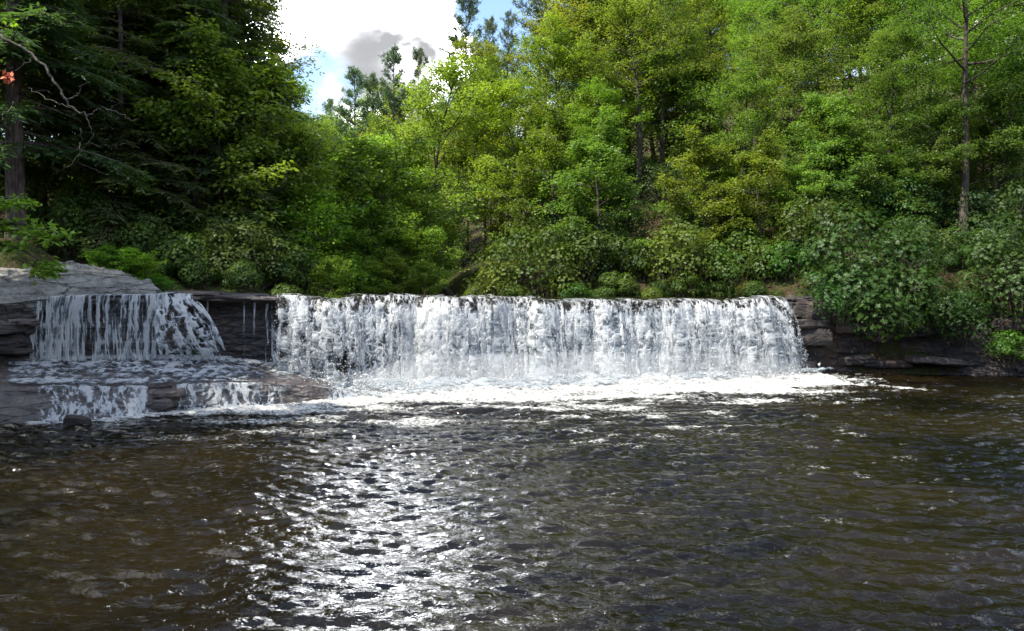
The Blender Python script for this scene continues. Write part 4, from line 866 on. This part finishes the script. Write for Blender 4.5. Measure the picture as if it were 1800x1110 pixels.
# --- overhanging limbs from the left bank
r = np.random.default_rng(71); tm = TM()
trunk = np.array([(0, 0, -.6), (.1, 0, 2), (0, .1, 5), (.3, 0, 8), (.4, .1, 11)]); tm.tube(trunk, [.24, .19, .16, .11, .04], 8)
bx0, by0 = -18.2, 20.5; bz0 = float(ground_z(np.array([bx0]), np.array([by0]))[0])
C = []
def limb(pts, r0, spr=.5, n=16):
    Pw = np.array([W(px, Y, zat(py, Y)) for px, py, Y in pts])-np.array([bx0, by0, bz0])
    Pw = np.concatenate([[at(trunk, max(.12, (Pw[0, 2]-1.2)/11))], Pw]); tm.tube(Pw, r0*(1-np.linspace(0, .85, len(Pw))), 6)
    for k in range(n):
        q0 = at(Pw, r.uniform(.35, 1)); S, _ = curve(q0, r.normal(0, 1, 3)*np.array([1, 1, .3])+np.array([.5, 0, -.1]), spr*r.uniform(.5, 1.1), 3, r, -.2, .2)
        tm.tube(S, [.012, .01, .008, .005], 3); C.extend([at(S, .5), at(S, 1.0)])
limb([(-90, 330, 20), (-30, 345, 19.6), (20, 350, 19.4), (36, 352, 19.3)], .06, .35, 12)
limb([(-90, 400, 20), (-20, 390, 19.6), (40, 395, 19.4), (80, 405, 19.3), (108, 414, 19.2)], .07, .5, 26)
limb([(-90, 430, 20), (-10, 425, 19.5), (40, 440, 19.3), (75, 462, 19.2), (82, 480, 19.2)], .06, .4, 22)
limb([(-80, 20, 20), (-20, 25, 19.8), (5, 30, 19.6)], .05, .4, 7)
clusters(tm, C, r, .27, 13, .16, .30, hue=.65)
o = empty('maple_tree', (bx0, by0, bz0), 'maple reaching bright green leafy boughs over the pale slab rock', 'tree')
obj('trunk', tm.wood('trunk', M_bark), o); c = obj('crown', tm.foliage('crown', M_leaf), o); c.color = (.95, 1.2, .75, 1)

tm = TM(); bx0, by0 = -19.5, 22.5; bz0 = float(ground_z(np.array([bx0]), np.array([by0]))[0])
trunk = np.array([(0, 0, -.6), (.2, 0, 3), (.1, .1, 6), (.5, 0, 9.5)]); tm.tube(trunk, [.26, .2, .15, .05], 8)
def dl(pts, r0, r1, first=False):
    r0, r1 = r0*.42, r1*.55
    Pw = np.array([W(px, Y, zat(py, Y)) for px, py, Y in pts])-np.array([bx0, by0, bz0])
    if first: Pw = np.concatenate([[at(trunk, .62)], Pw])
    m = len(Pw); u = np.linspace(0, m-1, m*4); D = np.stack([np.interp(u, np.arange(m), Pw[:, i]) for i in range(3)], -1)
    D[1:-1] += r.normal(0, .025, D[1:-1].shape); tm.tube(D, np.linspace(r0, r1, len(D)), 6)
dl([(-60, 40, 21.5), (0, 62, 21), (35, 82, 21), (62, 100, 21), (85, 128, 21), (104, 155, 21), (112, 174, 21), (130, 192, 21), (152, 205, 21)], .11, .045, True)
dl([(112, 174, 21), (130, 174, 21), (140, 162, 20.9), (143, 150, 20.9), (158, 145, 20.9)], .035, .012)
dl([(152, 205, 21), (166, 196, 20.9), (182, 190, 20.9), (198, 196, 20.8), (215, 200, 20.8), (228, 212, 20.8), (240, 210, 20.8)], .04, .012)
dl([(190, 192, 20.9), (195, 205, 20.9), (206, 210, 20.9)], .025, .01)
dl([(152, 205, 21), (158, 222, 21), (162, 235, 21), (158, 250, 21), (170, 257, 21), (190, 258, 21), (215, 253, 21), (225, 248, 21)], .04, .01)
dl([(158, 248, 21), (146, 262, 21), (128, 285, 21), (112, 298, 21), (98, 303, 21)], .025, .008)
dl([(141, 226, 21), (143, 245, 21), (140, 262, 21), (146, 262, 21)], .03, .02)
dl([(178, 256, 21), (190, 245, 21), (203, 230, 21)], .015, .006)
dl([(130, 192, 21), (100, 182, 21.2), (70, 165, 21.4), (50, 155, 21.5)], .03, .012)
dl([(60, 100, 21), (30, 125, 20.9), (12, 118, 20.8)], .02, .008)
o = empty('dead_tree', (bx0, by0, bz0), 'dead tree whose crooked bare grey limb hangs in front of the hemlocks', 'tree')
obj('limb', tm.wood('limb', M_dead), o)
def f_red(t): return t.n('ShaderNodeBsdfPrincipled', {'Base Color': rgb(.42, .10, .045), 'Roughness': .8})
tm.L = []; q0 = W(14, 20.8, zat(133, 20.8))-np.array([bx0, by0, bz0]); n = 45
tm.leaves(q0+r.normal(0, .075, (n, 3))*np.array([1, .6, 1.2]), r.normal(0, .5, (n, 3))+np.array([0, 0, -.8]), r.normal(size=(n, 3)), np.full(n, .15), np.full(n, .05), r.random(n))
c = obj('dead_leaves', tm.foliage('dead_leaves', material('withered_leaves', f_red)), o); c['label'] = 'small hanging clump of withered red-brown leaves'
